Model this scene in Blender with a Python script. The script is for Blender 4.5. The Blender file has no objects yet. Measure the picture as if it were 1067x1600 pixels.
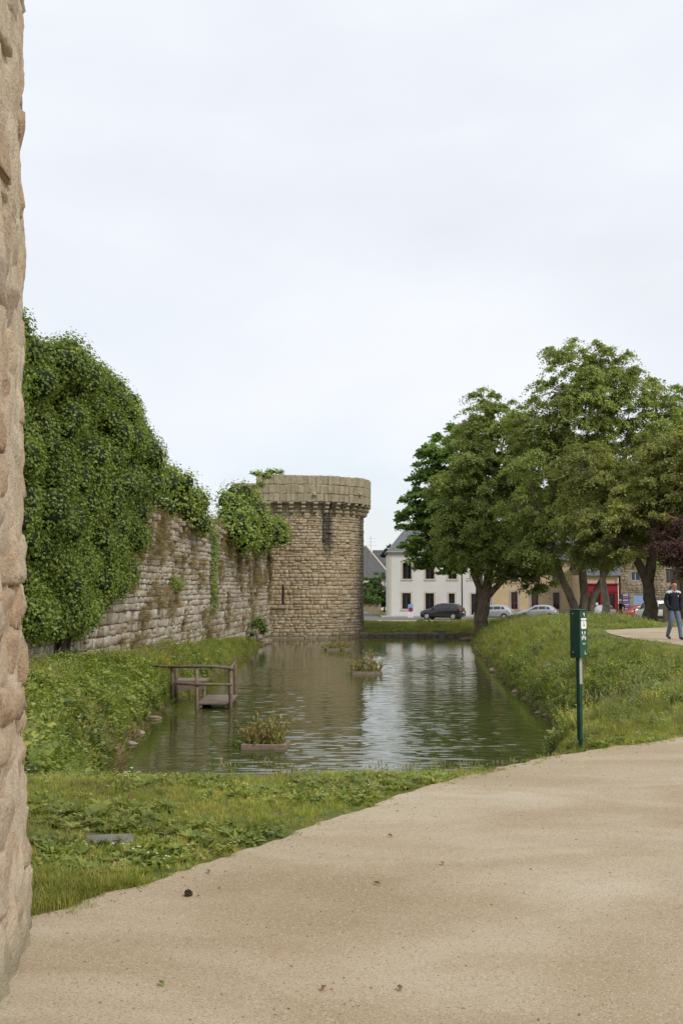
import bpy, bmesh, math, random
import numpy as np
from mathutils import Vector, Matrix, Euler

random.seed(11)
rng = np.random.default_rng(11)
R = math.radians
S = bpy.context.scene
C = S.collection

# ------------------------------------------------------------------ camera
cam_d = bpy.data.cameras.new('camera')
cam = bpy.data.objects.new('camera', cam_d)
C.objects.link(cam)
cam.location = (0, 0, 1.6)
cam.rotation_euler = (R(90 + 3.97), 0, 0)
cam_d.sensor_fit = 'VERTICAL'
cam_d.sensor_height = 22.3
cam_d.lens = 23.69
cam_d.clip_start = 0.05
cam_d.clip_end = 6000
S.camera = cam
S.view_settings.view_transform = 'Standard'
S.view_settings.look = 'None'
S.view_settings.exposure = 0.55
S.view_settings.gamma = 1.0
S.render.resolution_x = 682
S.render.resolution_y = 1024
S.cycles.use_denoising = True
S.cycles.max_bounces = 6
S.cycles.transparent_max_bounces = 6
S.cycles.caustics_reflective = False
S.cycles.caustics_refractive = False


# ------------------------------------------------------------------ node helper
def N(nt, typ, ins=None, **props):
    n = nt.nodes.new(typ)
    for k, v in props.items():
        setattr(n, k, v)
    for k, v in (ins or {}).items():
        s = n.inputs[k]
        if isinstance(v, bpy.types.NodeSocket):
            nt.links.new(v, s)
        elif isinstance(v, bpy.types.Node):
            nt.links.new(v.outputs[0], s)
        else:
            if isinstance(v, tuple) and len(v) == 3 and s.type == 'RGBA':
                v = v + (1,)
            s.default_value = v
    return n


def math_(nt, op, a, b=0.0, clamp=False):
    return N(nt, 'ShaderNodeMath', {0: a, 1: b}, operation=op, use_clamp=clamp).outputs[0]


def mix_(nt, fac, a, b, blend='MIX'):
    n = nt.nodes.new('ShaderNodeMix')
    n.data_type = 'RGBA'
    n.blend_type = blend
    for i, v in ((0, fac), (6, a), (7, b)):
        if isinstance(v, bpy.types.NodeSocket):
            nt.links.new(v, n.inputs[i])
        else:
            n.inputs[i].default_value = (v + (1,)) if isinstance(v, tuple) and len(v) == 3 else v
    return n.outputs[2]


def ramp_(nt, fac, stops, interp='LINEAR'):
    n = N(nt, 'ShaderNodeValToRGB', {0: fac})
    cr = n.color_ramp
    cr.interpolation = interp
    if len(stops) == 1:
        stops = [stops[0], (1.0, stops[0][1])]
    while len(cr.elements) < len(stops):
        cr.elements.new(0.5)
    for e, (p, c) in zip(cr.elements, stops):
        e.position = p
        e.color = tuple(c) + (1,) if not isinstance(c, (int, float)) else (c, c, c, 1)
    return n.outputs[0]


def noise_(nt, vec, scale, detail=4, rough=0.55, dist=0.0):
    n = N(nt, 'ShaderNodeTexNoise', {'Scale': scale, 'Detail': detail, 'Roughness': rough, 'Distortion': dist})
    if vec is not None:
        nt.links.new(vec, n.inputs['Vector'])
    return n.outputs['Fac']


def wpos(nt, scale=(1, 1, 1)):
    g = N(nt, 'ShaderNodeNewGeometry')
    return N(nt, 'ShaderNodeMapping', {0: g.outputs['Position'], 'Scale': scale}).outputs[0]


# ------------------------------------------------------------------ world: bright overcast, thin towards the horizon
SUN_EL, SUN_AZ = 45.0, 134.0       # degrees; azimuth measured from +Y (view direction) clockwise
W = bpy.data.worlds.new('World')
S.world = W
W.use_nodes = True
nt = W.node_tree
nt.nodes.clear()
tc = N(nt, 'ShaderNodeTexCoord')
sky = N(nt, 'ShaderNodeTexSky', sky_type='NISHITA', sun_disc=False, sun_elevation=R(SUN_EL), sun_rotation=R(SUN_AZ))
skyc = mix_(nt, 1.0, sky.outputs[0], (0.09, 0.09, 0.09), 'MULTIPLY')
mp = N(nt, 'ShaderNodeMapping', {0: tc.outputs['Generated'], 'Scale': (1.0, 1.0, 2.2), 'Location': (0.35, 0.1, 0.22)})
n1 = noise_(nt, mp.outputs[0], 1.6, 6, 0.5, 0.3)
n2 = noise_(nt, mp.outputs[0], 4.2, 5, 0.5, 0.2)
nm = math_(nt, 'ADD', math_(nt, 'MULTIPLY', n1, 0.75), math_(nt, 'MULTIPLY', n2, 0.25))
cloud = ramp_(nt, nm, [(0.36, (0.574, 0.596, 0.636)), (0.48, (0.612, 0.636, 0.680)), (0.60, (0.655, 0.674, 0.708))])
sep = N(nt, 'ShaderNodeSeparateXYZ', {0: tc.outputs['Generated']})
n3 = noise_(nt, mp.outputs[0], 2.3, 5, 0.55, 0.3)
thin = math_(nt, 'MULTIPLY', ramp_(nt, sep.outputs['Z'], [(0.06, 0.55), (0.16, 0.10), (0.5, 0.05)]), ramp_(nt, n3, [(0.36, 0.2), (0.62, 1.0)]))
skymix = mix_(nt, thin, cloud, skyc)
bg = N(nt, 'ShaderNodeBackground', {0: skymix, 1: 1.0})
out = N(nt, 'ShaderNodeOutputWorld', {0: bg.outputs[0]})

sun_d = bpy.data.lights.new('sun', 'SUN')
sun_d.energy = 1.5
sun_d.angle = R(14)
sun_d.color = (1.0, 0.955, 0.88)
sun = bpy.data.objects.new('sun', sun_d)
C.objects.link(sun)
_sv = Vector((math.sin(R(SUN_AZ)) * math.cos(R(SUN_EL)), math.cos(R(SUN_AZ)) * math.cos(R(SUN_EL)), math.sin(R(SUN_EL))))
sun.rotation_euler = (-_sv).to_track_quat('-Z', 'Y').to_euler()


# ------------------------------------------------------------------ tagging and mesh helpers
def tag(o, label=None, cat=None, group=None, kind=None):
    if label: o['label'] = label
    if cat: o['category'] = cat
    if group: o['group'] = group
    if kind: o['kind'] = kind
    return o


def empty(name, loc=(0, 0, 0), rz=0.0, label=None, cat=None, group=None):
    o = bpy.data.objects.new(name, None)
    o.empty_display_size = 0.2
    C.objects.link(o)
    o.location = loc
    o.rotation_euler = (0, 0, rz)
    return tag(o, label, cat, group)


def link(name, me, m=None, parent=None, smooth=False):
    if m is not None and len(me.materials) == 0:
        for k in (m if isinstance(m, (list, tuple)) else [m]):
            me.materials.append(k)
    if smooth:
        me.polygons.foreach_set('use_smooth', np.ones(len(me.polygons), bool))
    o = bpy.data.objects.new(name, me)
    C.objects.link(o)
    if parent is not None:
        o.parent = parent
    return o


def mesh_np(name, V, F, tint=None):
    """V (n,3); F list/array of equal-length faces."""
    V = np.asarray(V, np.float32)
    F = np.asarray(F, np.int32)
    me = bpy.data.meshes.new(name)
    k = F.shape[1]
    me.vertices.add(len(V))
    me.vertices.foreach_set('co', V.ravel())
    me.loops.add(F.size)
    me.loops.foreach_set('vertex_index', F.ravel())
    me.polygons.add(len(F))
    me.polygons.foreach_set('loop_start', np.arange(0, F.size, k, dtype=np.int32))
    me.polygons.foreach_set('loop_total', np.full(len(F), k, np.int32))
    me.update(calc_edges=True)
    if tint is not None:
        a = me.attributes.new('tint', 'FLOAT', 'FACE')
        a.data.foreach_set('value', np.asarray(tint, np.float32))
    return me


class MB:
    def __init__(s):
        s.v = []; s.f = []; s.t = []; s.mi = []; s.tv = 0.0; s.m = 0

    def add(s, vs, fs):
        b = len(s.v)
        s.v += [tuple(x) for x in vs]
        for f in fs:
            s.f.append(tuple(i + b for i in f)); s.t.append(s.tv); s.mi.append(s.m)
        return s

    def box(s, c, d, rot=None, taper=1.0):
        hx, hy, hz = d[0] / 2, d[1] / 2, d[2] / 2
        vs = [Vector((x * hx * (taper if z > 0 else 1), y * hy * (taper if z > 0 else 1), z * hz)) for z in (-1, 1) for y in (-1, 1) for x in (-1, 1)]
        if rot is not None:
            M = rot if isinstance(rot, Matrix) else Euler(rot).to_matrix()
            vs = [M @ v for v in vs]
        vs = [v + Vector(c) for v in vs]
        return s.add(vs, [(0, 2, 3, 1), (4, 5, 7, 6), (0, 1, 5, 4), (2, 6, 7, 3), (0, 4, 6, 2), (1, 3, 7, 5)])

    def b2(s, x0, x1, y0, y1, z0, z1):
        return s.box(((x0 + x1) / 2, (y0 + y1) / 2, (z0 + z1) / 2), (x1 - x0, y1 - y0, z1 - z0))

    def tube(s, pts, rad, n=8, cap=True, jit=0.0):
        pts = [Vector(p) for p in pts]
        if isinstance(rad, (int, float)): rad = [rad] * len(pts)
        rings = []
        ref = None
        for i, p in enumerate(pts):
            t = (pts[min(i + 1, len(pts) - 1)] - pts[max(i - 1, 0)])
            t = t.normalized() if t.length > 1e-9 else Vector((0, 0, 1))
            if ref is None:
                ref = t.orthogonal().normalized()
            a = (ref - t * ref.dot(t))
            a = a.normalized() if a.length > 1e-6 else t.orthogonal().normalized()
            ref = a
            b = t.cross(a)
            ring = []
            for k in range(n):
                an = 2 * math.pi * k / n
                r = rad[i] * (1 + (random.uniform(-jit, jit) if jit else 0))
                ring.append(p + (a * math.cos(an) + b * math.sin(an)) * r)
            rings.append(ring)
        vs = [v for r in rings for v in r]
        fs = []
        for i in range(len(pts) - 1):
            for k in range(n):
                k2 = (k + 1) % n
                fs.append((i * n + k, i * n + k2, (i + 1) * n + k2, (i + 1) * n + k))
        if cap:
            fs.append(tuple(range(n - 1, -1, -1)))
            fs.append(tuple((len(pts) - 1) * n + k for k in range(n)))
        return s.add(vs, fs)

    def prism(s, poly, z0, z1):
        n = len(poly)
        vs = [(x, y, z0) for x, y in poly] + [(x, y, z1) for x, y in poly]
        fs = [tuple(range(n - 1, -1, -1)), tuple(range(n, 2 * n))]
        fs += [(i, (i + 1) % n, n + (i + 1) % n, n + i) for i in range(n)]
        return s.add(vs, fs)

    def mesh(s, name):
        me = bpy.data.meshes.new(name)
        me.from_pydata(s.v, [], s.f)
        a = me.attributes.new('tint', 'FLOAT', 'FACE')
        a.data.foreach_set('value', np.asarray(s.t, np.float32))
        me.polygons.foreach_set('material_index', np.asarray(s.mi, np.int32))
        me.update()
        return me

    def build(s, name, m, parent=None, smooth=False, bevel=0.0, loc=None, rot=None):
        o = link(name, s.mesh(name), m, parent, smooth)
        if loc is not None: o.location = loc
        if rot is not None: o.rotation_euler = rot
        if bevel:
            b = o.modifiers.new('bevel', 'BEVEL'); b.width = bevel; b.segments = 2; b.limit_method = 'ANGLE'; b.angle_limit = R(40)
        return o


def hash3(i, j, k, seed):
    n = (i * 374761393 + j * 668265263 + k * 2147483647 + seed * 974634541) & 0xffffffff
    n = ((n ^ (n >> 13)) * 1274126177) & 0xffffffff
    n = (n ^ (n >> 16)) & 0xffffffff
    return n.astype(np.float64) / 0xffffffff


def vnoise(x, y, z=None, seed=0):
    """value noise 0..1, vectorised"""
    x = np.asarray(x, float); y = np.asarray(y, float)
    z = np.zeros_like(x) if z is None else np.asarray(z, float)
    xi, yi, zi = np.floor(x), np.floor(y), np.floor(z)
    fx, fy, fz = x - xi, y - yi, z - zi
    fx, fy, fz = (t * t * (3 - 2 * t) for t in (fx, fy, fz))
    xi, yi, zi = (t.astype(np.int64) for t in (xi, yi, zi))
    r = 0
    for a in (0, 1):
        for b in (0, 1):
            for c in (0, 1):
                w = (fx if a else 1 - fx) * (fy if b else 1 - fy) * (fz if c else 1 - fz)
                r = r + w * hash3(xi + a, yi + b, zi + c, seed)
    return r


def fbm(x, y, z=None, seed=0, o=3):
    r = 0; a = 0.5; t = 0
    for k in range(o):
        f = 2.03 ** k
        r = r + a * vnoise(np.asarray(x) * f, np.asarray(y) * f, None if z is None else np.asarray(z) * f, seed + k)
        t += a; a *= 0.5
    return r / t


def sstep(x, a, b):
    t = np.clip((np.asarray(x, float) - a) / (b - a), 0, 1)
    return t * t * (3 - 2 * t)


# ------------------------------------------------------------------ materials
def new_mat(name):
    m = bpy.data.materials.new(name)
    m.use_nodes = True
    t = m.node_tree
    t.nodes.clear()
    o = N(t, 'ShaderNodeOutputMaterial')
    return m, t, o


def finish(m, t, o, col, rough=0.8, bump=None, bstr=0.4, bdist=0.02, spec=0.3, metal=0.0, **kw):
    p = N(t, 'ShaderNodeBsdfPrincipled', {'Base Color': col, 'Roughness': rough, 'Metallic': metal, 'Specular IOR Level': spec})
    for k, v in kw.items():
        if isinstance(v, bpy.types.NodeSocket): t.links.new(v, p.inputs[k])
        else: p.inputs[k].default_value = v
    if bump is not None:
        b = N(t, 'ShaderNodeBump', {'Height': bump, 'Strength': bstr, 'Distance': bdist})
        t.links.new(b.outputs[0], p.inputs['Normal'])
    t.links.new(p.outputs[0], o.inputs[0])
    return m


def rnd_(t):
    """per-piece random number: object random plus the 'tint' attribute"""
    oi = N(t, 'ShaderNodeObjectInfo')
    at = N(t, 'ShaderNodeAttribute', attribute_name='tint')
    return math_(t, 'FRACT', math_(t, 'ADD', oi.outputs['Random'], at.outputs['Fac']))


def plain(name, col, rough=0.7, var=0.12, scale=3.0, spec=0.3, metal=0.0, bump=0.0, bscale=40.0, coat=0.0):
    m, t, o = new_mat(name)
    v = wpos(t)
    n = noise_(t, v, scale, 5)
    c = mix_(t, 1.0, col, ramp_(t, n, [(0.3, 1 - var), (0.7, 1 + var)]), 'MULTIPLY')
    b = noise_(t, v, bscale, 3) if bump else None
    return finish(m, t, o, c, rough, b, bump, 0.01, spec, metal, **({'Coat Weight': coat} if coat else {}))


def stone(name, pal, mott=0.25, nscale=6.0, lichen=0.0, lich_col=(0.35, 0.33, 0.26), bump=0.6, bd=0.02, stains=None, fine=30.0):
    m, t, o = new_mat(name)
    v = wpos(t)
    r = rnd_(t)
    k = len(pal)
    c = ramp_(t, r, [(i / max(1, k - 1), p) for i, p in enumerate(pal)])
    n1 = noise_(t, v, nscale, 6, 0.6)
    c = mix_(t, 1.0, c, ramp_(t, n1, [(0.25, 1 - mott), (0.75, 1 + mott)]), 'MULTIPLY')
    n2 = noise_(t, v, fine, 5, 0.65)
    c = mix_(t, 1.0, c, ramp_(t, n2, [(0.3, 0.80), (0.7, 1.18)]), 'MULTIPLY')
    if lichen:
        n3 = noise_(t, v, 1.3, 6, 0.65)
        c = mix_(t, math_(t, 'MULTIPLY', ramp_(t, n3, [(0.48, 0.0), (0.62, 1.0)]), lichen), c, lich_col)
    if stains:
        c = stains(t, v, c)
    h = math_(t, 'ADD', math_(t, 'MULTIPLY', n1, 1.0), math_(t, 'MULTIPLY', n2, 0.5))
    return finish(m, t, o, c, 0.9, h, bump, bd, 0.2)


def foliage(name, cols, trans=0.25, rough=0.55, var=0.35, spec=0.3, patch=0.35):
    """cols: ramp of leaf colours picked per leaf / per instance"""
    m, t, o = new_mat(name)
    r = rnd_(t)
    c = ramp_(t, r, [(i / max(1, len(cols) - 1), p) for i, p in enumerate(cols)])
    if patch:
        n = noise_(t, wpos(t), patch, 3)
        c = mix_(t, 1.0, c, ramp_(t, n, [(0.3, 1 - var), (0.7, 1 + var)]), 'MULTIPLY')
    p = N(t, 'ShaderNodeBsdfPrincipled', {'Base Color': c, 'Roughness': rough, 'Specular IOR Level': spec})
    tr = N(t, 'ShaderNodeBsdfTranslucent', {0: mix_(t, 1.0, c, (1.5, 1.6, 0.7), 'MULTIPLY')})
    mx = N(t, 'ShaderNodeMixShader', {0: trans, 1: p.outputs[0], 2: tr.outputs[0]})
    t.links.new(mx.outputs[0], o.inputs[0])
    return m


def m_path():
    m, t, o = new_mat('sandy_gravel')
    v = wpos(t)
    big = noise_(t, wpos(t, (0.7, 1.3, 1)), 0.75, 4, 0.55, 0.8)
    med = noise_(t, wpos(t, (0.5, 1.3, 1)), 1.9, 5, 0.6, 0.6)
    fine = noise_(t, v, 140, 3, 0.75)
    peb = N(t, 'ShaderNodeTexVoronoi', {'Scale': 150.0, 'Vector': v})
    c = ramp_(t, big, [(0.32, (0.318, 0.248, 0.155)), (0.48, (0.38, 0.306, 0.206)), (0.60, (0.432, 0.36, 0.256)), (0.72, (0.485, 0.415, 0.315))])
    c = mix_(t, ramp_(t, med, [(0.46, 0.0), (0.66, 0.45)]), c, (0.345, 0.262, 0.165))
    c = mix_(t, 1.0, c, ramp_(t, fine, [(0.28, 0.72), (0.5, 1.0), (0.72, 1.25)]), 'MULTIPLY')
    pc = N(t, 'ShaderNodeSeparateColor', {0: peb.outputs['Color']})
    c = mix_(t, ramp_(t, pc.outputs[0], [(0.86, 0.0), (0.90, 0.5)]), c, (0.56, 0.49, 0.39))
    c = mix_(t, ramp_(t, pc.outputs[1], [(0.91, 0.0), (0.95, 0.55)]), c, (0.15, 0.10, 0.06))
    h = math_(t, 'ADD', fine, math_(t, 'MULTIPLY', peb.outputs['Distance'], -0.6))
    return finish(m, t, o, c, 0.95, h, 0.3, 0.004, 0.1)


def m_ground():
    m, t, o = new_mat('turf_soil')
    v = wpos(t)
    n = noise_(t, v, 1.7, 6, 0.6)
    f = noise_(t, v, 22, 5, 0.7)
    far = noise_(t, wpos(t, (0.5, 1.5, 1)), 5.0, 6, 0.7)
    c = ramp_(t, n, [(0.3, (0.105, 0.14, 0.036)), (0.5, (0.155, 0.175, 0.052)), (0.68, (0.215, 0.195, 0.078))])
    c = mix_(t, 1.0, c, ramp_(t, f, [(0.3, 0.55), (0.7, 1.4)]), 'MULTIPLY')
    c = mix_(t, 1.0, c, ramp_(t, far, [(0.3, 0.75), (0.7, 1.2)]), 'MULTIPLY')
    g = N(t, 'ShaderNodeSeparateXYZ', {0: v})
    zn = math_(t, 'ADD', g.outputs[2], math_(t, 'MULTIPLY', math_(t, 'SUBTRACT', n, 0.5), 0.6))
    c = mix_(t, ramp_(t, math_(t, 'MULTIPLY_ADD', zn, 1.0), [(0.0, 0.0), (1.0, 0.0)]), c, c)
    mud = N(t, 'ShaderNodeMapRange', {0: zn, 1: -2.05, 2: -1.75, 3: 1.0, 4: 0.0})
    c = mix_(t, mud.outputs[0], c, (0.10, 0.075, 0.045))
    return finish(m, t, o, c, 0.95, f, 0.8, 0.05, 0.1)


def m_water():
    m, t, o = new_mat('moat_water')
    v = wpos(t)
    murk = noise_(t, v, 0.25, 3)
    c = ramp_(t, murk, [(0.35, (0.045, 0.056, 0.013)), (0.65, (0.060, 0.068, 0.020))])
    b = N(t, 'ShaderNodeBump', {'Height': noise_(t, v, 14.0, 2, 0.5), 'Strength': 0.25, 'Distance': 0.004})
    p = N(t, 'ShaderNodeBsdfPrincipled', {'Base Color': c, 'Roughness': 0.02, 'IOR': 1.42, 'Specular IOR Level': 0.5, 'Normal': b.outputs[0]})
    t.links.new(p.outputs[0], o.inputs[0])
    return m


def tower_stains(t, v, c):
    g = N(t, 'ShaderNodeSeparateXYZ', {0: v})
    st = noise_(t, wpos(t, (3.0, 3.0, 0.35)), 1.2, 6, 0.65)
    sp = noise_(t, v, 9.0, 5, 0.7)
    ax = math_(t, 'ABSOLUTE', math_(t, 'ADD', g.outputs[0], 1.05))
    mx = N(t, 'ShaderNodeMapRange', {0: math_(t, 'ADD', ax, math_(t, 'MULTIPLY', sp, 0.5)), 1: 0.42, 2: 0.78, 3: 1.0, 4: 0.0})
    mz = N(t, 'ShaderNodeMapRange', {0: math_(t, 'ADD', g.outputs[2], math_(t, 'MULTIPLY', sp, 2.5)), 1: 4.6, 2: 6.4, 3: 0.0, 4: 1.0})
    s1 = math_(t, 'MULTIPLY', math_(t, 'MULTIPLY', mx.outputs[0], mz.outputs[0]), 0.95)
    c = mix_(t, s1, c, (0.045, 0.036, 0.028))
    # grey weathering running down from the corbels
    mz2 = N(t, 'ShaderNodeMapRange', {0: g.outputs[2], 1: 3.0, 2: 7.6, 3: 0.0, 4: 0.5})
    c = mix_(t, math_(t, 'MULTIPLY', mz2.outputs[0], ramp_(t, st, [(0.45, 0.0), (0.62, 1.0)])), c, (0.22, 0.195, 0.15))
    mr = N(t, 'ShaderNodeMapRange', {0: math_(t, 'ADD', g.outputs[0], math_(t, 'MULTIPLY', st, 0.8)), 1: 1.35, 2: 1.9, 3: 0.0, 4: 0.7})  # darker towards the right edge of the tower
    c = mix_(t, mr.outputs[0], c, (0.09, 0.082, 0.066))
    wl = N(t, 'ShaderNodeMapRange', {0: math_(t, 'ADD', g.outputs[2], math_(t, 'MULTIPLY', sp, 1.2)), 1: -1.7, 2: -0.9, 3: 0.55, 4: 0.0})
    c = mix_(t, wl.outputs[0], c, (0.085, 0.075, 0.05))
    return c


def parapet_stains(t, v, c):
    st = noise_(t, wpos(t, (2.2, 2.2, 0.5)), 1.5, 6, 0.7)
    sp = noise_(t, v, 11.0, 6, 0.7)
    c = mix_(t, ramp_(t, st, [(0.44, 0.0), (0.68, 0.6)]), c, (0.17, 0.15, 0.11))
    c = mix_(t, ramp_(t, sp, [(0.60, 0.0), (0.68, 0.5)]), c, (0.42, 0.37, 0.25))
    return c


def wall_stains(t, v, c):
    n = noise_(t, wpos(t, (1, 1, 0.7)), 0.8, 6, 0.65)
    sp = noise_(t, v, 3.5, 6, 0.7)
    c = mix_(t, ramp_(t, n, [(0.48, 0.0), (0.64, 0.5)]), c, (0.20, 0.15, 0.095))
    c = mix_(t, ramp_(t, sp, [(0.52, 0.0), (0.64, 0.5)]), c, (0.40, 0.385, 0.35))
    c = mix_(t, ramp_(t, sp, [(0.34, 0.6), (0.44, 0.0)]), c, (0.10, 0.082, 0.06))
    return c


def fg_stains(t, v, c):
    n = noise_(t, v, 2.4, 6, 0.65)
    sp = noise_(t, v, 55, 4, 0.8)
    c = mix_(t, ramp_(t, n, [(0.46, 0.0), (0.62, 0.55)]), c, (0.42, 0.29, 0.185))
    c = mix_(t, ramp_(t, noise_(t, v, 4.3, 5, 0.6), [(0.56, 0.0), (0.70, 0.5)]), c, (0.33, 0.295, 0.25))
    c = mix_(t, ramp_(t, sp, [(0.58, 0.0), (0.66, 0.7)]), c, (0.17, 0.12, 0.08))
    c = mix_(t, ramp_(t, noise_(t, v, 120, 3, 0.8), [(0.60, 0.0), (0.68, 0.6)]), c, (0.66, 0.56, 0.44))
    c = mix_(t, ramp_(t, noise_(t, v, 14, 5, 0.7), [(0.30, 0.65), (0.42, 0.0)]), c, (0.21, 0.14, 0.09))
    g = N(t, 'ShaderNodeSeparateXYZ', {0: v})
    mo = N(t, 'ShaderNodeMapRange', {0: math_(t, 'ADD', g.outputs[2], math_(t, 'MULTIPLY', n, 0.5)), 1: 0.30, 2: 0.52, 3: 0.55, 4: 0.0})
    return mix_(t, mo.outputs[0], c, (0.175, 0.165, 0.10))


M = {}
M['path'] = m_path()
M['ground'] = m_ground()
M['water'] = m_water()
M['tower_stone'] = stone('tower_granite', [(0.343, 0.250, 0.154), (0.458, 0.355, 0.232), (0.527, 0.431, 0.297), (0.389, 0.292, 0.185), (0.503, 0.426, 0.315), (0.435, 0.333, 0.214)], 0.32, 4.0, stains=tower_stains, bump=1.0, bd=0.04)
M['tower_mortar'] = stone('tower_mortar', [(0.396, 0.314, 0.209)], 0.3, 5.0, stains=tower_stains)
M['parapet'] = stone('parapet_granite', [(0.378, 0.313, 0.205), (0.410, 0.345, 0.238), (0.357, 0.302, 0.205)], 0.3, 5.0, stains=parapet_stains, bump=0.9)
M['corbel'] = stone('corbel_granite', [(0.36, 0.30, 0.205), (0.44, 0.375, 0.265)], 0.3, 6.0, stains=parapet_stains)
M['wall_stone'] = stone('curtain_granite', [(0.367, 0.294, 0.213), (0.486, 0.420, 0.336), (0.540, 0.491, 0.420), (0.421, 0.332, 0.241), (0.518, 0.447, 0.364), (0.378, 0.289, 0.213), (0.497, 0.425, 0.336)], 0.32, 4.0, stains=wall_stains, bump=1.0, bd=0.04)
M['wall_mortar'] = stone('curtain_mortar', [(0.345, 0.276, 0.196)], 0.35, 4.0)
M['fg_stone'] = stone('rubble_granite', [(0.44, 0.325, 0.205), (0.53, 0.415, 0.285), (0.48, 0.395, 0.30), (0.57, 0.47, 0.335), (0.47, 0.325, 0.20), (0.42, 0.36, 0.285)], 0.25, 8.0, stains=fg_stains, bump=1.0, bd=0.03, fine=65.0)
M['fg_mortar'] = stone('rubble_mortar', [(0.57, 0.475, 0.345)], 0.25, 6.0, stains=fg_stains, bump=1.0, bd=0.03, fine=55.0)
M['quay'] = stone('quay_granite', [(0.19, 0.165, 0.12), (0.26, 0.225, 0.165), (0.22, 0.185, 0.13)], 0.3, 5.0)
M['rock'] = stone('shore_rock', [(0.22, 0.165, 0.115), (0.30, 0.235, 0.17), (0.36, 0.29, 0.22)], 0.3, 6.0)
M['slab'] = stone('concrete_slab', [(0.180, 0.173, 0.158)], 0.2, 9.0)
M['wood'] = stone('weathered_wood', [(0.16, 0.112, 0.082), (0.22, 0.165, 0.125), (0.19, 0.14, 0.105)], 0.3, 8.0, fine=40.0)
M['plank'] = stone('grey_plank', [(0.20, 0.155, 0.13), (0.25, 0.205, 0.17)], 0.25, 8.0)
M['float'] = stone('float_timber', [(0.22, 0.16, 0.125), (0.28, 0.215, 0.17)], 0.3, 8.0)
M['bark'] = stone('brown_bark', [(0.17, 0.125, 0.085)], 0.45, 4.0, bump=1.0, bd=0.05, fine=14)
M['bark_dark'] = stone('dark_bark', [(0.085, 0.066, 0.048)], 0.4, 4.0, bump=1.0, bd=0.05, fine=14)
M['bark_pale'] = stone('pale_bark', [(0.30, 0.265, 0.22)], 0.5, 3.0, bump=0.8, bd=0.03, fine=10)
M['bark_mid'] = stone('grey_bark', [(0.19, 0.155, 0.115)], 0.45, 3.0, bump=0.8, bd=0.03, fine=10)
M['ivy'] = foliage('ivy_leaf', [(0.086, 0.130, 0.027), (0.144, 0.204, 0.040), (0.199, 0.261, 0.051), (0.326, 0.355, 0.077)], 0.28, 0.5, spec=0.28, var=0.25)
M['ivy_core'] = plain('ivy_inner_shade', (0.022, 0.036, 0.012), 0.9, 0.3)  # dark green with the shade between the leaves put into the colour
M['bush'] = foliage('bush_leaf', [(0.102, 0.156, 0.029), (0.169, 0.244, 0.047), (0.255, 0.325, 0.067), (0.322, 0.354, 0.080)], 0.28, 0.45)
M['plane'] = foliage('lime_leaf', [(0.103, 0.167, 0.038), (0.161, 0.253, 0.062), (0.229, 0.322, 0.085)], 0.34, 0.5)
M['birch'] = foliage('birch_leaf', [(0.170, 0.212, 0.063), (0.261, 0.309, 0.093), (0.362, 0.399, 0.130)], 0.34, 0.5)
M['birch2'] = foliage('olive_leaf', [(0.156, 0.189, 0.056), (0.232, 0.265, 0.082), (0.307, 0.330, 0.110), (0.366, 0.319, 0.102)], 0.34, 0.5)
M['lightleaf'] = foliage('light_leaf', [(0.09, 0.14, 0.03), (0.13, 0.19, 0.045)], 0.3, 0.5)
M['purple'] = foliage('purple_leaf', [(0.046, 0.023, 0.025), (0.075, 0.034, 0.034), (0.111, 0.049, 0.044), (0.091, 0.065, 0.039)], 0.2, 0.5)
M['pine'] = foliage('pine_needles', [(0.018, 0.032, 0.016), (0.035, 0.055, 0.024)], 0.1, 0.6)
M['hedge'] = foliage('hedge_leaf', [(0.060, 0.108, 0.024), (0.102, 0.168, 0.042)], 0.25, 0.5)
M['hedge_brown'] = foliage('brown_hedge_leaf', [(0.06, 0.04, 0.028), (0.09, 0.06, 0.04)], 0.15, 0.6)
M['grass'] = foliage('grass_blade', [(0.178, 0.233, 0.041), (0.266, 0.307, 0.062), (0.367, 0.363, 0.086), (0.455, 0.373, 0.123)], 0.3, 0.5, var=0.35, patch=0.8)
M['weed'] = foliage('weed_leaf', [(0.129, 0.183, 0.036), (0.226, 0.270, 0.057), (0.321, 0.335, 0.081)], 0.28, 0.5, var=0.4, patch=0.6)
M['olivegrass'] = foliage('olive_grass_blade', [(0.162, 0.203, 0.048), (0.243, 0.267, 0.073), (0.307, 0.299, 0.097)], 0.28, 0.55, var=0.35, patch=0.5)
M['dry'] = foliage('dry_blade', [(0.187, 0.132, 0.066), (0.286, 0.209, 0.105), (0.374, 0.297, 0.154)], 0.2, 0.7, var=0.3, patch=0.8)
M['seed'] = foliage('seed_head', [(0.26, 0.25, 0.10), (0.34, 0.31, 0.14)], 0.25, 0.7, patch=0)
M['yellow'] = foliage('yellow_petal', [(0.55, 0.45, 0.02), (0.68, 0.56, 0.04)], 0.2, 0.6, patch=0)
M['whitefl'] = foliage('white_petal', [(0.6, 0.6, 0.52), (0.7, 0.68, 0.6)], 0.2, 0.6, patch=0)
M['deadleaf'] = foliage('dead_leaf', [(0.20, 0.10, 0.045), (0.30, 0.16, 0.07)], 0.1, 0.7, patch=0)
M['redplant'] = foliage('reddish_leaf', [(0.24, 0.10, 0.05), (0.32, 0.24, 0.09), (0.20, 0.24, 0.07), (0.38, 0.31, 0.12)], 0.2, 0.6, patch=0)

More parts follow.
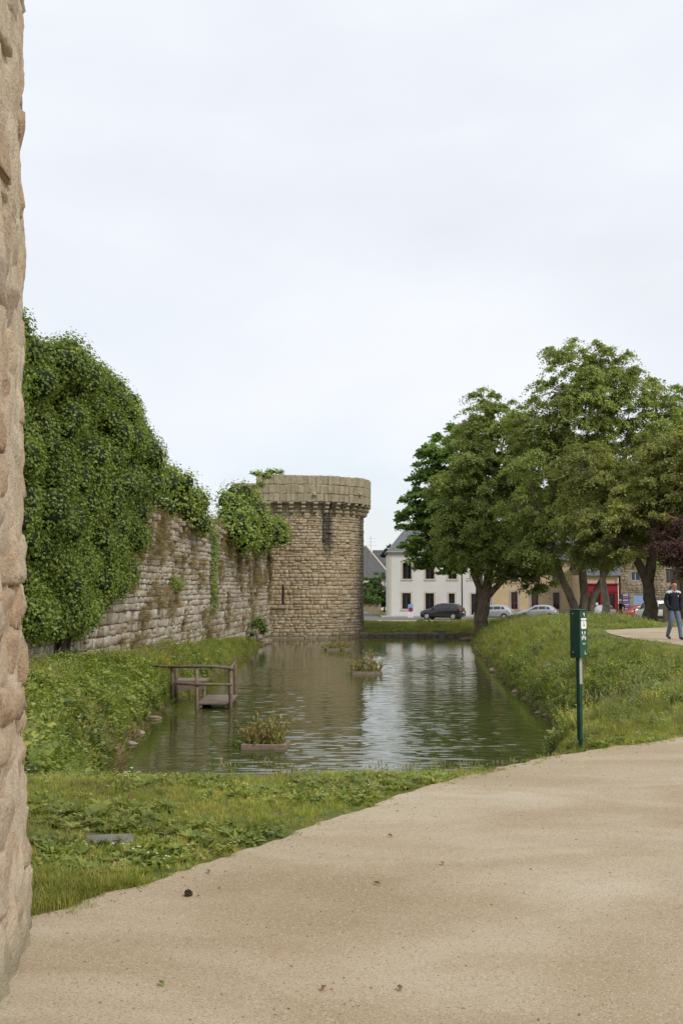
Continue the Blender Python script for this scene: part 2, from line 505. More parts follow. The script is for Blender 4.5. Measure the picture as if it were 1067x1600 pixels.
M['render_white'] = plain('white_render', (0.62, 0.60, 0.565), 0.9, 0.06, 0.6)
M['render_cream'] = plain('cream_render', (0.52, 0.395, 0.235), 0.9, 0.10, 0.8)
M['surround'] = plain('cream_stone_trim', (0.52, 0.45, 0.345), 0.9, 0.08, 3.0)
M['greytrim'] = stone('granite_trim', [(0.33, 0.29, 0.235), (0.40, 0.35, 0.285)], 0.2, 3.0)
M['slate'] = plain('slate_roof', (0.125, 0.128, 0.138), 0.6, 0.18, 2.5)
M['slate_dark'] = plain('dark_slate_roof', (0.085, 0.083, 0.082), 0.7, 0.2, 2.0)
M['glass'] = plain('window_glass', (0.018, 0.02, 0.022), 0.08, 0.2, 1.0, 0.6)
M['carglass'] = plain('car_glass', (0.03, 0.036, 0.04), 0.06, 0.1, 1.0, 0.6)
M['frame_dark'] = plain('dark_window_frame', (0.055, 0.042, 0.038), 0.6)
M['frame_red'] = plain('red_window_frame', (0.16, 0.028, 0.03), 0.6)
M['shop_red'] = plain('red_shop_paint', (0.26, 0.012, 0.018), 0.5, 0.1)
M['rubble'] = stone('rubble_house', [(0.24, 0.185, 0.125), (0.32, 0.26, 0.18), (0.19, 0.15, 0.11)], 0.4, 3.5, fine=9)
M['blue_door'] = plain('pale_blue_paint', (0.27, 0.40, 0.58), 0.6, 0.06)
M['blue_sign'] = plain('blue_sign_paint', (0.035, 0.06, 0.26), 0.5, 0.05)
M['white_paint'] = plain('white_paint', (0.78, 0.78, 0.76), 0.5, 0.04)
M['orange_paint'] = plain('orange_print', (0.55, 0.2, 0.05), 0.6, 0.05)
M['green_paint'] = plain('dark_green_enamel', (0.005, 0.040, 0.025), 0.42, 0.4, 9.0, 0.4)
M['green_front'] = plain('green_enamel', (0.010, 0.070, 0.036), 0.4, 0.12, 5.0, 0.4)
M['zinc'] = plain('galvanised_steel', (0.42, 0.43, 0.42), 0.5, 0.15, 20.0, 0.5, 0.4)
M['sign_blue'] = plain('sign_light_blue', (0.22, 0.42, 0.75), 0.5, 0.03)
M['sign_red'] = plain('sign_red', (0.55, 0.03, 0.03), 0.5, 0.03)
M['asphalt'] = plain('asphalt', (0.15, 0.145, 0.14), 0.9, 0.15, 1.0)
M['kerb'] = plain('kerb_stone', (0.35, 0.34, 0.32), 0.9, 0.1, 2.0)
M['sand_verge'] = plain('sandy_verge', (0.40, 0.33, 0.23), 0.95, 0.15, 1.0)
M['black_car'] = plain('dark_grey_car_paint', (0.018, 0.019, 0.024), 0.25, 0.05, 1.0, 0.5, 0.3, coat=0.6)
M['silver_car'] = plain('silver_car_paint', (0.44, 0.455, 0.475), 0.32, 0.04, 1.0, 0.5, 0.45, coat=0.6)
M['red_car'] = plain('red_car_paint', (0.30, 0.012, 0.014), 0.3, 0.05, 1.0, 0.5, 0.1, coat=0.6)
M['white_car'] = plain('white_car_paint', (0.72, 0.72, 0.71), 0.35, 0.04, 1.0, 0.5, 0.0, coat=0.5)
M['tyre'] = plain('tyre_rubber', (0.02, 0.02, 0.02), 0.85)
M['rim'] = plain('wheel_rim', (0.5, 0.5, 0.5), 0.35, 0.05, 1, 0.5, 0.6)
M['black_plastic'] = plain('black_plastic', (0.025, 0.025, 0.026), 0.6)
M['tail_red'] = plain('tail_lamp_red', (0.42, 0.02, 0.014), 0.2, 0.05, 1, 0.5)
M['plate'] = plain('number_plate_white', (0.6, 0.6, 0.56), 0.5)
M['skin'] = plain('skin', (0.45, 0.24, 0.165), 0.6, 0.08, 12)
M['jacket'] = plain('navy_jacket', (0.012, 0.013, 0.022), 0.8, 0.2, 8)
M['jeans'] = plain('blue_grey_jeans', (0.12, 0.155, 0.215), 0.9, 0.2, 9)
M['hair'] = plain('brown_hair', (0.045, 0.03, 0.022), 0.8, 0.2, 30)
M['shoe'] = plain('dark_shoe', (0.045, 0.035, 0.03), 0.6)
M['lightcloth'] = plain('pale_jacket_yoke', (0.55, 0.56, 0.58), 0.85, 0.06, 8)
M['blackcloth'] = plain('black_clothes', (0.016, 0.014, 0.018), 0.9, 0.2, 8)
M['hat'] = plain('straw_hat', (0.42, 0.35, 0.25), 0.9)
M['pole'] = plain('brown_pole_paint', (0.05, 0.035, 0.03), 0.6)

# ------------------------------------------------------------------ terrain
MOAT = np.array([(-4.0, 18.5), (-2.5, 15.6), (0.8, 15.8), (3.1, 17.6), (4.9, 22.0), (5.7, 27.0), (5.75, 31), (5.85, 34), (6.1, 39), (6.3, 43), (6.85, 51.4),
                 (7.5, 63.9), (8.3, 72), (9.0, 78), (9.7, 84.6), (1.0, 84.6), (-3.5, 84.6), (-6.3, 82), (-5.3, 79), (-5.1, 67), (-5.0, 55.7), (-5.0, 49.4), (-5.15, 45), (-5.25, 39), (-5.5, 37),
                 (-5.3, 33), (-5.45, 31.6), (-5.25, 28), (-4.85, 24), (-4.35, 21.4)])
PATH_EDGE = [(-1.75, 4.6), (-1.62, 5.2), (-1.49, 5.36), (-1.34, 5.5), (-1.26, 5.69), (-1.13, 5.88), (-0.89, 6.34), (-0.53, 6.83), (-0.27, 7.32), (0.12, 7.94), (0.59, 8.73), (1.01, 9.31),
             (1.54, 9.98), (2.26, 10.62), (2.74, 11.04), (3.64, 11.74), (5.6, 13.0), (7.8, 15.2), (9.0, 19), (9.35, 24), (9.4, 30.2), (9.3, 32.3), (9.05, 34.3),
             (9.2, 37.5), (9.85, 40.9), (11.7, 42.8), (13.8, 44.2), (20, 45.6), (60, 46)]


def poly_dist(x, y, P):
    """signed distance to polygon P, positive outside"""
    x = np.asarray(x, float); y = np.asarray(y, float)
    d = np.full(x.shape, 1e9); inside = np.zeros(x.shape, bool)
    n = len(P)
    for i in range(n):
        ax, ay = P[i]; bx, by = P[(i + 1) % n]
        ex, ey = bx - ax, by - ay
        t = np.clip(((x - ax) * ex + (y - ay) * ey) / (ex * ex + ey * ey), 0, 1)
        d = np.minimum(d, np.hypot(x - ax - t * ex, y - ay - t * ey))
        c = ((ay > y) != (by > y)) & (x < (bx - ax) * (y - ay) / ((by - ay) if by != ay else 1e-12) + ax)
        inside ^= c
    return np.where(inside, -d, d)


def in_poly(x, y, P):
    return poly_dist(x, y, P) < 0


PATH_POLY = np.array(PATH_EDGE + [(60, -12), (-8, -12), (-8, 4.6)])


def terrain(x, y):
    x = np.asarray(x, float); y = np.asarray(y, float)
    d = poly_dist(x, y, MOAT)
    U = np.interp(y, [0, 46.5, 49, 70, 92, 105, 400, 2000], [0, 0, -0.05, -0.52, -1.36, -1.57, -1.62, -1.62])
    UL = np.interp(y, [11, 16, 22, 30, 45, 79, 84], [0, -0.1, -0.45, -0.95, -1.08, -1.42, -1.45])
    left = sstep(-x, 3.6, 5.2) * sstep(y, 10, 16) * (1 - sstep(y, 84, 92))
    U = U * (1 - left) + UL * left
    wd = 3.4 - 1.3 * left + 3.9 * (1 - sstep(y, 11.5, 21)) * (1 - sstep(x, 2.0, 3.1))
    wd = np.where(y > 86, 6.5, wd)
    t = np.clip(d / wd, 0, 1)
    prof = 1 - (1 - t) ** 1.9
    prof = np.where(left > 0.5, 1 - (1 - t) ** 2.4, prof)
    z = -2.4 + (U + 2.4) * prof
    far = (y > 84.5) & (x > -2)
    zf = np.interp(y - 84.9, [0, 1.6, 6.6], [-1.84, -1.72, -1.36])
    z = np.where(far & (y < 91.5), zf * (1 - sstep(x, 8.0, 10.5)) + np.maximum(zf, z) * sstep(x, 8.0, 10.5), z)
    z = np.where(d < 0, -2.4 + np.maximum(d, -1.2) * 0.7, z)
    onp = sstep(poly_dist(x, y, PATH_POLY), 0.1, 1.2)
    bump = (fbm(x * 0.9, y * 0.9, seed=3) - 0.5) * 0.28 * np.clip(d / 1.0, 0, 1) * onp * (0.25 + 0.75 * sstep(y, 11.0, 14.0)) * (1 - sstep(y, 93, 100))
    return z + bump


def axis(segs):
    a = []
    for lo, hi, st in segs:
        a += list(np.arange(lo, hi, st))
    return np.array(a)


xs = axis([(-3000, -400, 650), (-400, -40, 45), (-40, -12, 2.0), (-12, 14, 0.22), (14, 40, 1.0), (40, 200, 20), (200, 3001, 700)])
ys = axis([(-60, 2, 6), (2, 26, 0.2), (26, 46, 0.3), (46, 100, 0.6), (100, 130, 3), (130, 400, 30), (400, 4501, 800)])
X, Y = np.meshgrid(xs, ys)
Z = terrain(X.ravel(), Y.ravel())
nx, ny = len(xs), len(ys)
idx = np.arange(nx * ny).reshape(ny, nx)
F = np.stack([idx[:-1, :-1], idx[:-1, 1:], idx[1:, 1:], idx[1:, :-1]], -1).reshape(-1, 4)
tag(link('ground', mesh_np('ground', np.stack([X.ravel(), Y.ravel(), Z], -1), F), M['ground'], smooth=True), kind='structure')

# moat water: one sheet with real wind ripples, calmer under the tower and along the quay
wx = np.arange(-6.0, 10.2, 0.09)
wy = np.concatenate([np.arange(13.0, 40.0, 0.05), np.arange(40.0, 60.0, 0.08), np.arange(60.0, 85.3, 0.2)])
X, Y = np.meshgrid(wx, wy)
X, Y = X.ravel(), Y.ravel()
gx_, gy_ = X + 0.25 * Y + 0.5 * vnoise(X * 0.8, Y * 0.8, seed=201), Y + 0.25 * vnoise(X * 0.9, Y * 0.9, seed=202)
h = (vnoise(gx_ / 0.36, gy_ / 0.125, seed=203) - 0.5) * 0.0115 + (vnoise(gx_ / 0.22, gy_ / 0.09, seed=204) - 0.5) * 0.0050 + (vnoise(gx_ / 1.1, gy_ / 0.45, seed=205) - 0.5) * 0.0075
patch = fbm(X * 0.22, Y * 0.12, seed=207)
amp = (0.65 + 0.75 * sstep(patch, 0.38, 0.60)) * (1 - 0.80 * sstep(Y, 54, 72)) * sstep(-poly_dist(X, Y, MOAT), -0.2, 1.6)
h *= amp * 1.25
idx = np.arange(len(X)).reshape(len(wy), len(wx))
F = np.stack([idx[:-1, :-1], idx[:-1, 1:], idx[1:, 1:], idx[1:, :-1]], -1).reshape(-1, 4)
tag(link('water', mesh_np('water', np.stack([X, Y, -2.2 + h], -1), F), M['water'], smooth=True), kind='structure')

# sandy path (one sheet following the flat ground, edge slightly ragged)
pe = []
for (a, b) in zip(PATH_EDGE[:-1], PATH_EDGE[1:]):
    L = math.hypot(b[0] - a[0], b[1] - a[1]); k = max(1, min(60, int(L / 0.06)))
    for i in range(k):
        t = i / k
        pe.append((a[0] + (b[0] - a[0]) * t, a[1] + (b[1] - a[1]) * t))
pe = np.array(pe)
pe[:, 0] += (fbm(pe[:, 0] * 2.5, pe[:, 1] * 2.5, seed=5) - 0.5) * 0.16 + (vnoise(pe[:, 0] * 14, pe[:, 1] * 14, seed=8) - 0.5) * 0.05
pe[:, 1] += (fbm(pe[:, 0] * 2.5, pe[:, 1] * 2.5, seed=6) - 0.5) * 0.16 + (vnoise(pe[:, 0] * 14, pe[:, 1] * 14, seed=9) - 0.5) * 0.05
PATH_REAL = np.array([tuple(p) for p in pe] + [(60, 46), (60, -12), (-8, -12), (-8, 4.6)])
bm = bmesh.new()
vs = []
for p in PATH_REAL:
    vs.append(bm.verts.new((p[0], p[1], 0.008)))
f = bm.faces.new(vs)
bmesh.ops.triangulate(bm, faces=[f])
bmesh.ops.recalc_face_normals(bm, faces=bm.faces)
me = bpy.data.meshes.new('path'); bm.to_mesh(me); bm.free()
if me.polygons[0].normal.z < 0: me.flip_normals()
tag(link('path', me, M['path']), kind='structure')

# street, sandy verge and kerb in front of the houses
mb = MB(); mb.add([(-30, 97.5, -1.42), (80, 97.5, -1.42), (80, 103.5, -1.525), (-30, 103.5, -1.525)], [(0, 1, 2, 3)])
mb.add([(-30, 103.5, -1.525), (80, 103.5, -1.525), (80, 106.2, -1.55), (-30, 106.2, -1.55)], [(0, 1, 2, 3)])
tag(mb.build('verge', M['sand_verge']), kind='structure')
mb = MB(); mb.add([(-60, 106, -1.535), (90, 106, -1.535), (90, 114.8, -1.545), (-60, 114.8, -1.545)], [(0, 1, 2, 3)])
mb.add([(-60, 114.8, -1.545), (4.0, 114.8, -1.545), (3.5, 134, -1.54), (-60, 134, -1.54)], [(0, 1, 2, 3)])
tag(mb.build('road', M['asphalt']), kind='structure')
mb = MB(); mb.b2(4.2, 90, 114.8, 118.2, -1.8, -1.42)
tag(mb.build('pavement', M['kerb'], bevel=0.03), kind='structure')
mb = MB(); mb.b2(-30, 3.2, 134, 134.3, -1.8, -1.40)
tag(mb.build('kerb', M['kerb']), kind='structure')


# ------------------------------------------------------------------ stone blocks
def block_template(seed, edge=0.075, jit=0.055):
    """unit block, tangent x, outward +y, up z; pillowed front face of 3x3 quads"""
    r = np.random.default_rng(seed)
    g = np.array([-0.5, -0.42, 0.42, 0.5])
    V = []; ix = {}
    for j in range(4):
        for i in range(4):
            b = i in (0, 3) or j in (0, 3)
            c = i in (0, 3) and j in (0, 3)
            V.append((g[i] * (0.95 if c else 1) + r.uniform(-jit, jit) * 0.6, 0.5 - (edge * (1.6 if c else 1) if b else 0) + r.uniform(-jit, jit) * 1.6, g[j] * (0.95 if c else 1) + r.uniform(-jit, jit) * 0.6))
            ix[i, j] = len(V) - 1
    F = [(ix[i, j], ix[i, j + 1], ix[i + 1, j + 1], ix[i + 1, j]) for j in range(3) for i in range(3)]
    ring = [(i, 0) for i in range(4)] + [(3, j) for j in range(1, 4)] + [(i, 3) for i in (2, 1, 0)] + [(0, j) for j in (2, 1)]
    back = []
    for (i, j) in ring:
        v = V[ix[i, j]]
        V.append((v[0], -0.5, v[2])); back.append(len(V) - 1)
    n = len(ring)
    for k in range(n):
        a, b = ix[ring[k]], ix[ring[(k + 1) % n]]
        F.append((a, b, back[(k + 1) % n], back[k]))
    return np.array(V), np.array(F)


TEMPL = [block_template(100 + k) for k in range(8)]


def lay_blocks(items, name, mat, parent, n_single, single_key, stuff_name):
    """items: (origin(3), tangent(2d), normal(2d), length, depth, height). The n_single with the largest key become parts."""
    order = sorted(range(len(items)), key=lambda i: -single_key(items[i]))
    single = set(order[:n_single])
    meshes = []
    for k, (V, F) in enumerate(TEMPL):
        me = mesh_np(name, V, F); me.materials.append(mat); meshes.append(me)
    VV, FF, TT = [], [], []
    off = 0
    for i, (p, tx, nx_, l, d, h) in enumerate(items):
        if i in single:
            o = bpy.data.objects.new(name, meshes[random.randrange(len(meshes))])
            C.objects.link(o); o.parent = parent
            o.matrix_local = Matrix(((tx[0] * l, nx_[0] * d, 0, p[0]), (tx[1] * l, nx_[1] * d, 0, p[1]), (0, 0, h, p[2]), (0, 0, 0, 1)))
        else:
            V, F = TEMPL[random.randrange(8)]
            w = np.empty_like(V)
            w[:, 0] = p[0] + V[:, 0] * l * tx[0] + V[:, 1] * d * nx_[0]
            w[:, 1] = p[1] + V[:, 0] * l * tx[1] + V[:, 1] * d * nx_[1]
            w[:, 2] = p[2] + V[:, 2] * h
            VV.append(w); FF.append(F + off); TT.append(np.full(len(F), random.random())); off += len(V)
    if VV:
        o = link(stuff_name, mesh_np(stuff_name, np.concatenate(VV), np.concatenate(FF), np.concatenate(TT)), mat, parent)
        tag(o, kind='stuff')


# ------------------------------------------------------------------ curtain wall
def wall_xy(s, off=0.0):
    return (-10.2 + 0.0627 * s + off * 0.998, s - off * 0.0626)


WT, WN = (0.0626, 0.998), (0.998, -0.0626)


def wall_top(s):
    return 4.45 + 0.022 * (s - 40) + 0.35 * (float(vnoise(np.array([s * 0.55]), np.array([2.0]), seed=21)[0]) - 0.5)


cw = empty('curtain_wall', (0, 0, 0), 0, 'long weathered granite rampart wall running from the ivy to the round tower', 'wall')
mb = MB()
ss = np.arange(8, 80.6, 0.6)
ring = []
for s in ss:
    x0, y0 = wall_xy(s, -0.10); x1, y1 = wall_xy(s, -2.2)
    zt = wall_top(s) - 0.12
    ring.append([(x0, y0, -2.6), (x0 - 0.06, y0, zt), (x1, y1, zt + 0.1), (x1, y1, -2.6)])
for a, b in zip(ring[:-1], ring[1:]):
    mb.add(a + b, [(0, 1, 5, 4), (1, 2, 6, 5), (2, 3, 7, 6)])
mb.add(ring[0], [(3, 2, 1, 0)]); mb.add(ring[-1], [(0, 1, 2, 3)])
mb.build('wall_core', M['wall_mortar'], cw)
items = []
z = -1.9
while z < 5.6:
    h = random.choice([0.24, 0.27, 0.30, 0.33, 0.38]) * (1.1 if z < 1.0 else 0.85)
    s = 8 + random.uniform(0, 0.5)
    while s < 80.2:
        l = random.choice([random.uniform(0.20, 0.42), random.uniform(0.34, 0.68)]) * (1.2 if s < 40 else 1.0)
        hh = h
        zc = z + h / 2
        if zc + h / 2 < wall_top(s) + random.uniform(-0.25, 0.1):
            er = float(vnoise(np.array([s * 0.7]), np.array([zc * 0.7]), seed=33)[0])
            if random.random() > 0.03 + 0.25 * max(0, er - 0.55):
                off = -0.17 + random.uniform(-0.045, 0.035) - 0.12 * max(0, er - 0.5)
                x, y = wall_xy(s + l / 2, off)
                dz_ = random.uniform(-0.018, 0.018)
                if random.random() < 0.22 and h > 0.24:      # two thin stones instead of one
                    sp_ = random.uniform(0.38, 0.62)
                    for a_, b_ in ((0, sp_), (sp_, 1)):
                        items.append(((x + random.uniform(-0.02, 0.02), y, z + h * (a_ + b_) / 2), WT, WN, l * random.uniform(0.86, 0.96), 0.34, h * (b_ - a_) * 0.92))
                else:
                    items.append(((x, y, zc + dz_), WT, WN, l * random.uniform(0.86, 0.965), 0.34, hh * random.uniform(0.84, 1.0)))
        s += l
    z += h


def cw_key(it):
    x, y, zc = it[0]
    if y < 28.4 or zc < -1.0: return -1
    # hidden behind the hanging ivy
    if zc > np.interp(y, [28, 30, 33.4, 35.5, 38.4, 40.2], [-0.3, -0.1, 0.7, 0.5, 1.6, 3.0]) and y < 40.3: return -1
    if y < 44 and zc > 4.0: return -1
    return it[3] * it[5] / (y * y)


lay_blocks(items, 'stone_block', M['wall_stone'], cw, 300, cw_key, 'small_stones')
# broken corbel stubs along the top
for s in np.arange(39.2, 74, 0.82):
    if random.random() < 0.45: continue
    x, y = wall_xy(s, -0.12)
    zt = wall_top(s)
    m_ = MB()
    h = random.uniform(0.28, 0.5)
    m_.box((0, 0, 0), (0.5, random.uniform(0.2, 0.3), h), (0, random.uniform(-0.1, 0.1), 0.06), 0.9)
    m_.box((0.16, 0, h * 0.45), (0.45, random.uniform(0.22, 0.32), h * 0.5), (0, 0, -0.05))
    m_.build('corbel', M['wall_stone'], cw, bevel=0.04, loc=(x, y, zt - 0.35 + random.uniform(-0.1, 0.15)))

# ------------------------------------------------------------------ round tower
TC = (-3.45, 86.5)


def tower_pt(t, r):
    """t metres along the face from the left end (straight run, then the round flank)"""
    if t < 2.9:
        return (TC[0] - 2.9 + t, TC[1] - r), (1.0, 0.0), (0.0, -1.0)
    a = (t - 2.9) / 5.2
    return (TC[0] + r * math.sin(a), TC[1] - r * math.cos(a)), (math.cos(a), math.sin(a)), (math.sin(a), -math.cos(a))


TLEN = 2.9 + 5.2 * R(205)
tw = empty('round_tower', (0, 0, 0), 0, 'round granite rampart tower with corbelled parapet standing in the moat', 'tower')
mb = MB()
ts = np.linspace(0, TLEN, 60)
lo = [tower_pt(t, 5.12)[0] for t in ts]
n = len(lo)
mb.add([(x, y, -3.2) for x, y in lo] + [(x, y, 8.0) for x, y in lo], [(i, i + 1, n + i + 1, n + i) for i in range(n - 1)] + [tuple(range(n, 2 * n)), (n - 1, 0, n, 2 * n - 1)])
mb.build('tower_core', M['tower_mortar'], tw)
SLITS = [(1.98, 0.30, 1.85, 0.16), (5.05, 5.15, 6.95, 0.10)]   # t, z0, z1, width
items = []
z = -2.05
row = 0
while z < 7.95:
    h = min(random.choice([0.19, 0.22, 0.25, 0.29, 0.33]) * (1.1 if -0.5 < z < 3 else 0.92), 8.0 - z)
    if 8.0 - z - h < 0.12: h = 8.0 - z
    t = -random.uniform(0, 0.5)
    while t < TLEN:
        l = random.uniform(0.24, 0.66)
        a, b = max(t, 0.0), min(t + l, TLEN)
        segs = [(a, b)]
        for (st, z0, z1, w) in SLITS:
            if z + h > z0 + 0.05 and z < z1 - 0.05:
                ns = []
                for (p, q) in segs:
                    if q > st - w / 2 and p < st + w / 2:
                        if st - w / 2 - p > 0.08: ns.append((p, st - w / 2))
                        if q - st - w / 2 > 0.08: ns.append((st + w / 2, q))
                    else: ns.append((p, q))
                segs = ns
        for (p, q) in segs:
            if q - p < 0.06: continue
            if random.random() < 0.012: continue
            er = float(vnoise(np.array([p * 0.8]), np.array([z * 0.8]), seed=41)[0])
            (x, y), tx, nn = tower_pt((p + q) / 2, 5.2 - 0.16 + random.uniform(-0.04, 0.025) - 0.05 * max(0, er - 0.6))
            if random.random() < 0.12 and h > 0.24:
                for a_, b_ in ((0, 0.5), (0.5, 1)): items.append(((x, y, z + h * (a_ + b_) / 2), tx, nn, (q - p) * random.uniform(0.90, 0.965), 0.32, h * 0.5 * 0.94))
            else:
                items.append(((x, y, z + h / 2 + random.uniform(-0.01, 0.01)), tx, nn, (q - p) * random.uniform(0.90, 0.97), 0.32, h * random.uniform(0.90, 0.99)))
        t += l
    z += h


def tw_key(it):
    x, y, zc = it[0]
    if y > 86 or x < -5.2: return -1
    return it[3] * it[5] * max(0.1, -it[2][1])


lay_blocks(items, 'stone_block', M['tower_stone'], tw, 300, tw_key, 'small_stones')
# plinth at the water line
mb = MB()
for t in np.arange(0.0, TLEN - 0.9, 0.9):
    mb.tv = random.random()
    (x, y), tx, nn = tower_pt(t + 0.45, 5.2 + 0.03 + random.uniform(-0.03, 0.04))
    Mx = Matrix(((tx[0], -nn[0], 0), (tx[1], -nn[1], 0), (0, 0, 1)))
    mb.box((x, y, -2.30 + random.uniform(-0.02, 0.02)), (0.9 - 0.006, 0.42, 0.50), Mx)
mb.build('plinth', M['tower_stone'], tw, bevel=0.012)
# black sheets paint the shade inside the slits; then the stepped sill below the lower slit
for (st, z0, z1, w) in SLITS:
    (x, y), tx, nn = tower_pt(st, 5.14)
    m_ = MB(); Mx = Matrix(((tx[0], -nn[0], 0), (tx[1], -nn[1], 0), (0, 0, 1)))
    m_.box((x, y, (z0 + z1) / 2), (w * 0.9, 0.02, z1 - z0 - 0.04), Mx)
    m_.build('arrow_slit_shade', M['black_plastic'], tw)
(x, y), tx, nn = tower_pt(1.65, 5.25)
MB().box((x, y, 0.12), (1.15, 0.14, 0.17)).build('slit_sill', M['corbel'], tw, bevel=0.03)
(x, y), tx, nn = tower_pt(5.05, 5.2)
MB().tube([(x, y - 0.03, 5.1), (x + 0.03, y + 0.05, 5.1)], 0.11, 10).build('gun_loop', M['black_plastic'], tw)  # black disc painting the shade inside the loop
# corbels: three stepped quarter-rounds each
cpos = np.arange(0.05, TLEN - 0.2, 0.855)
cor = None
for k, t in enumerate(cpos):
    (x, y), tx, nn = tower_pt(t, 5.2)
    if cor is None:
        m_ = MB()
        for q, (pr, z0, z1) in enumerate([(0.30, 7.16, 7.41), (0.45, 7.44, 7.69), (0.58, 7.72, 7.985)]):
            prof = [(0.1, z0), (-pr * 0.55, z0), (-pr * 0.88, z0 + 0.06), (-pr, z0 + 0.13), (-pr, z1), (0.1, z1)]
            nn_ = len(prof)
            wv = 0.150 + 0.006 * q
            vs = [(-wv, a, b) for a, b in prof] + [(wv, a, b) for a, b in prof]
            m_.tv = random.random()
            m_.add(vs, [tuple(range(nn_)), tuple(range(2 * nn_ - 1, nn_ - 1, -1))] + [(i, nn_ + i, nn_ + (i + 1) % nn_, (i + 1) % nn_) for i in range(nn_)])
        cor = m_.build('corbel', M['corbel'], tw, bevel=0.02)
        o = cor
    else:
        o = cor.copy(); C.objects.link(o); o.parent = tw
    o.location = (x, y, random.uniform(-0.02, 0.02)); o.rotation_euler = (0, 0, math.atan2(tx[1], tx[0]) + random.uniform(-0.03, 0.03))
# lintels bridging the corbels and the parapet slabs above
pr = 5.2 + 0.55
for k in range(len(cpos) - 1):
    t0, t1 = cpos[k], cpos[k + 1]
    (x, y), tx, nn = tower_pt((t0 + t1) / 2, pr - 0.15)
    sc_ = 1.0 if t0 < 2.5 else pr / 5.2
    Mx = Matrix(((tx[0], -nn[0], 0), (tx[1], -nn[1], 0), (0, 0, 1)))
    L = 0.855 * sc_
    z0 = 8.0
    ptop = 9.98 + random.uniform(-0.025, 0.025) + (0.05 if k > 8 else 0)
    hs = [0.0, 0.60 + random.uniform(-0.02, 0.02), 1.28 + random.uniform(-0.02, 0.02), ptop - z0]
    for a, b in zip(hs[:-1], hs[1:]):
        cut = random.uniform(0.3, 0.7)
        for (p, q) in ((0, cut), (cut, 1)):
            V, Fq = TEMPL[random.randrange(8)]
            V = V * np.array([L * (q - p) * 0.998, 0.34, (b - a) * 0.996])
            V[:, 0] += L * ((p + q) / 2 - 0.5); V[:, 1] += random.uniform(-0.012, 0.010); V[:, 2] += z0 + (a + b) / 2
            W_ = [(x + v[0] * tx[0] + v[1] * nn[0], y + v[0] * tx[1] + v[1] * nn[1], v[2]) for v in V]
            m_ = MB(); m_.add(W_, [tuple(f) for f in Fq]); m_.build('parapet_block', M['parapet'], tw)
mb = MB()
ins = [tower_pt(t, pr - 0.22)[0] for t in ts]; inn = [tower_pt(t, pr - 0.5)[0] for t in ts]
n = len(ins)
mb.add([(x, y, 8.02) for x, y in ins] + [(x, y, 9.86) for x, y in ins] + [(x, y, 8.02) for x, y in inn] + [(x, y, 9.86) for x, y in inn],
       [q for i in range(n - 1) for q in ((i, i + 1, n + i + 1, n + i), (n + i, n + i + 1, 3 * n + i + 1, 3 * n + i), (2 * n + i + 1, 2 * n + i, 3 * n + i, 3 * n + i + 1), (i + 1, i, 2 * n + i, 2 * n + i + 1))] + [(0, n, 3 * n, 2 * n)])
mb.build('parapet_core', M['tower_mortar'], tw)
# waterspout stones and the lower return wall towards the rampart walk
for t, zz in ((4.2, 8.55), (8.0, 8.75)):
    (x, y), tx, nn = tower_pt(t, pr + 0.12)
    Mx = Matrix(((tx[0], -nn[0], 0), (tx[1], -nn[1], 0), (0, 0, 1)))
    MB().box((x, y, zz), (0.26, 0.34, 0.24), Mx, 0.8).build('spout', M['corbel'], tw, bevel=0.05)
rt = []
z = 5.0
while z < 9.3:
    h = random.choice([0.26, 0.3, 0.34])
    x = -8.3
    while x < -6.2:
        l = random.uniform(0.35, 0.7)
        l = min(l, -6.2 - x)
        if l > 0.1: rt.append(((x + l / 2, 81.9 + random.uniform(-0.03, 0.03), z + h / 2), (1, 0), (0, -1), l * 0.96, 0.5, h * 0.94))
        x += l
    z += h
m_ = MB(); m_.b2(-8.3, -6.1, 81.9, 83.2, 4.0, 9.2); m_.build('return_wall', M['tower_mortar'], tw)
lay_blocks(rt, 'return_stone', M['parapet'], tw, 40, lambda it: it[3] * it[5] + it[0][2], 'return_small_stones')

# ------------------------------------------------------------------ foreground rubble tower base on the left
fg = empty('rubble_wall', (-1.45, 5.2, 0), 0, 'close tan rubble stone tower wall filling the left edge of the picture', 'wall')
FGC = [(-1.09, 1.2), (-1.17, 2.6), (-1.28, 3.7), (-1.377, 4.58), (-1.44, 5.0), (-1.545, 5.4), (-1.71, 5.8), (-2.08, 6.3), (-2.7, 6.8), (-3.6, 7.2)]
_seg = np.array(FGC); _dl = np.r_[0, np.cumsum(np.hypot(*np.diff(_seg, axis=0).T))]


def fg_pt(s):
    return np.interp(s, _dl, _seg[:, 0]), np.interp(s, _dl, _seg[:, 1])


def fg_n(s):
    a = fg_pt(s - 0.15); b = fg_pt(s + 0.15)
    tx, ty = b[0] - a[0], b[1] - a[1]; L = math.hypot(tx, ty)
    return ty / L, -tx / L


FGL = _dl[-1]
ss = np.arange(0, FGL, 0.03); zs = np.arange(-0.1, 6.0, 0.03)
G1, G2 = np.meshgrid(ss, zs)
P = np.array([fg_pt(s) for s in ss]); Nn = np.array([fg_n(s) for s in ss])
dis = (fbm(G1 * 3.0, G2 * 2.2, seed=51) - 0.5) * 0.045 + (fbm(G1 * 10, G2 * 8, seed=55, o=3) - 0.5) * 0.045 - 0.0205 * G2 - 0.004 - 0.012 * ((G2 > 0.7) & (G2 < 1.75)) + 0.04 * np.clip(1 - G2 / 0.9, 0, 1)
V = np.stack([P[:, 0][None, :] + Nn[:, 0][None, :] * dis, P[:, 1][None, :] + Nn[:, 1][None, :] * dis, G2], -1).reshape(-1, 3) - np.array([-1.45, 5.2, 0])
nx, ny = len(ss), len(zs)
idx = np.arange(nx * ny).reshape(ny, nx)
F = np.stack([idx[:-1, :-1], idx[:-1, 1:], idx[1:, 1:], idx[1:, :-1]], -1).reshape(-1, 4)
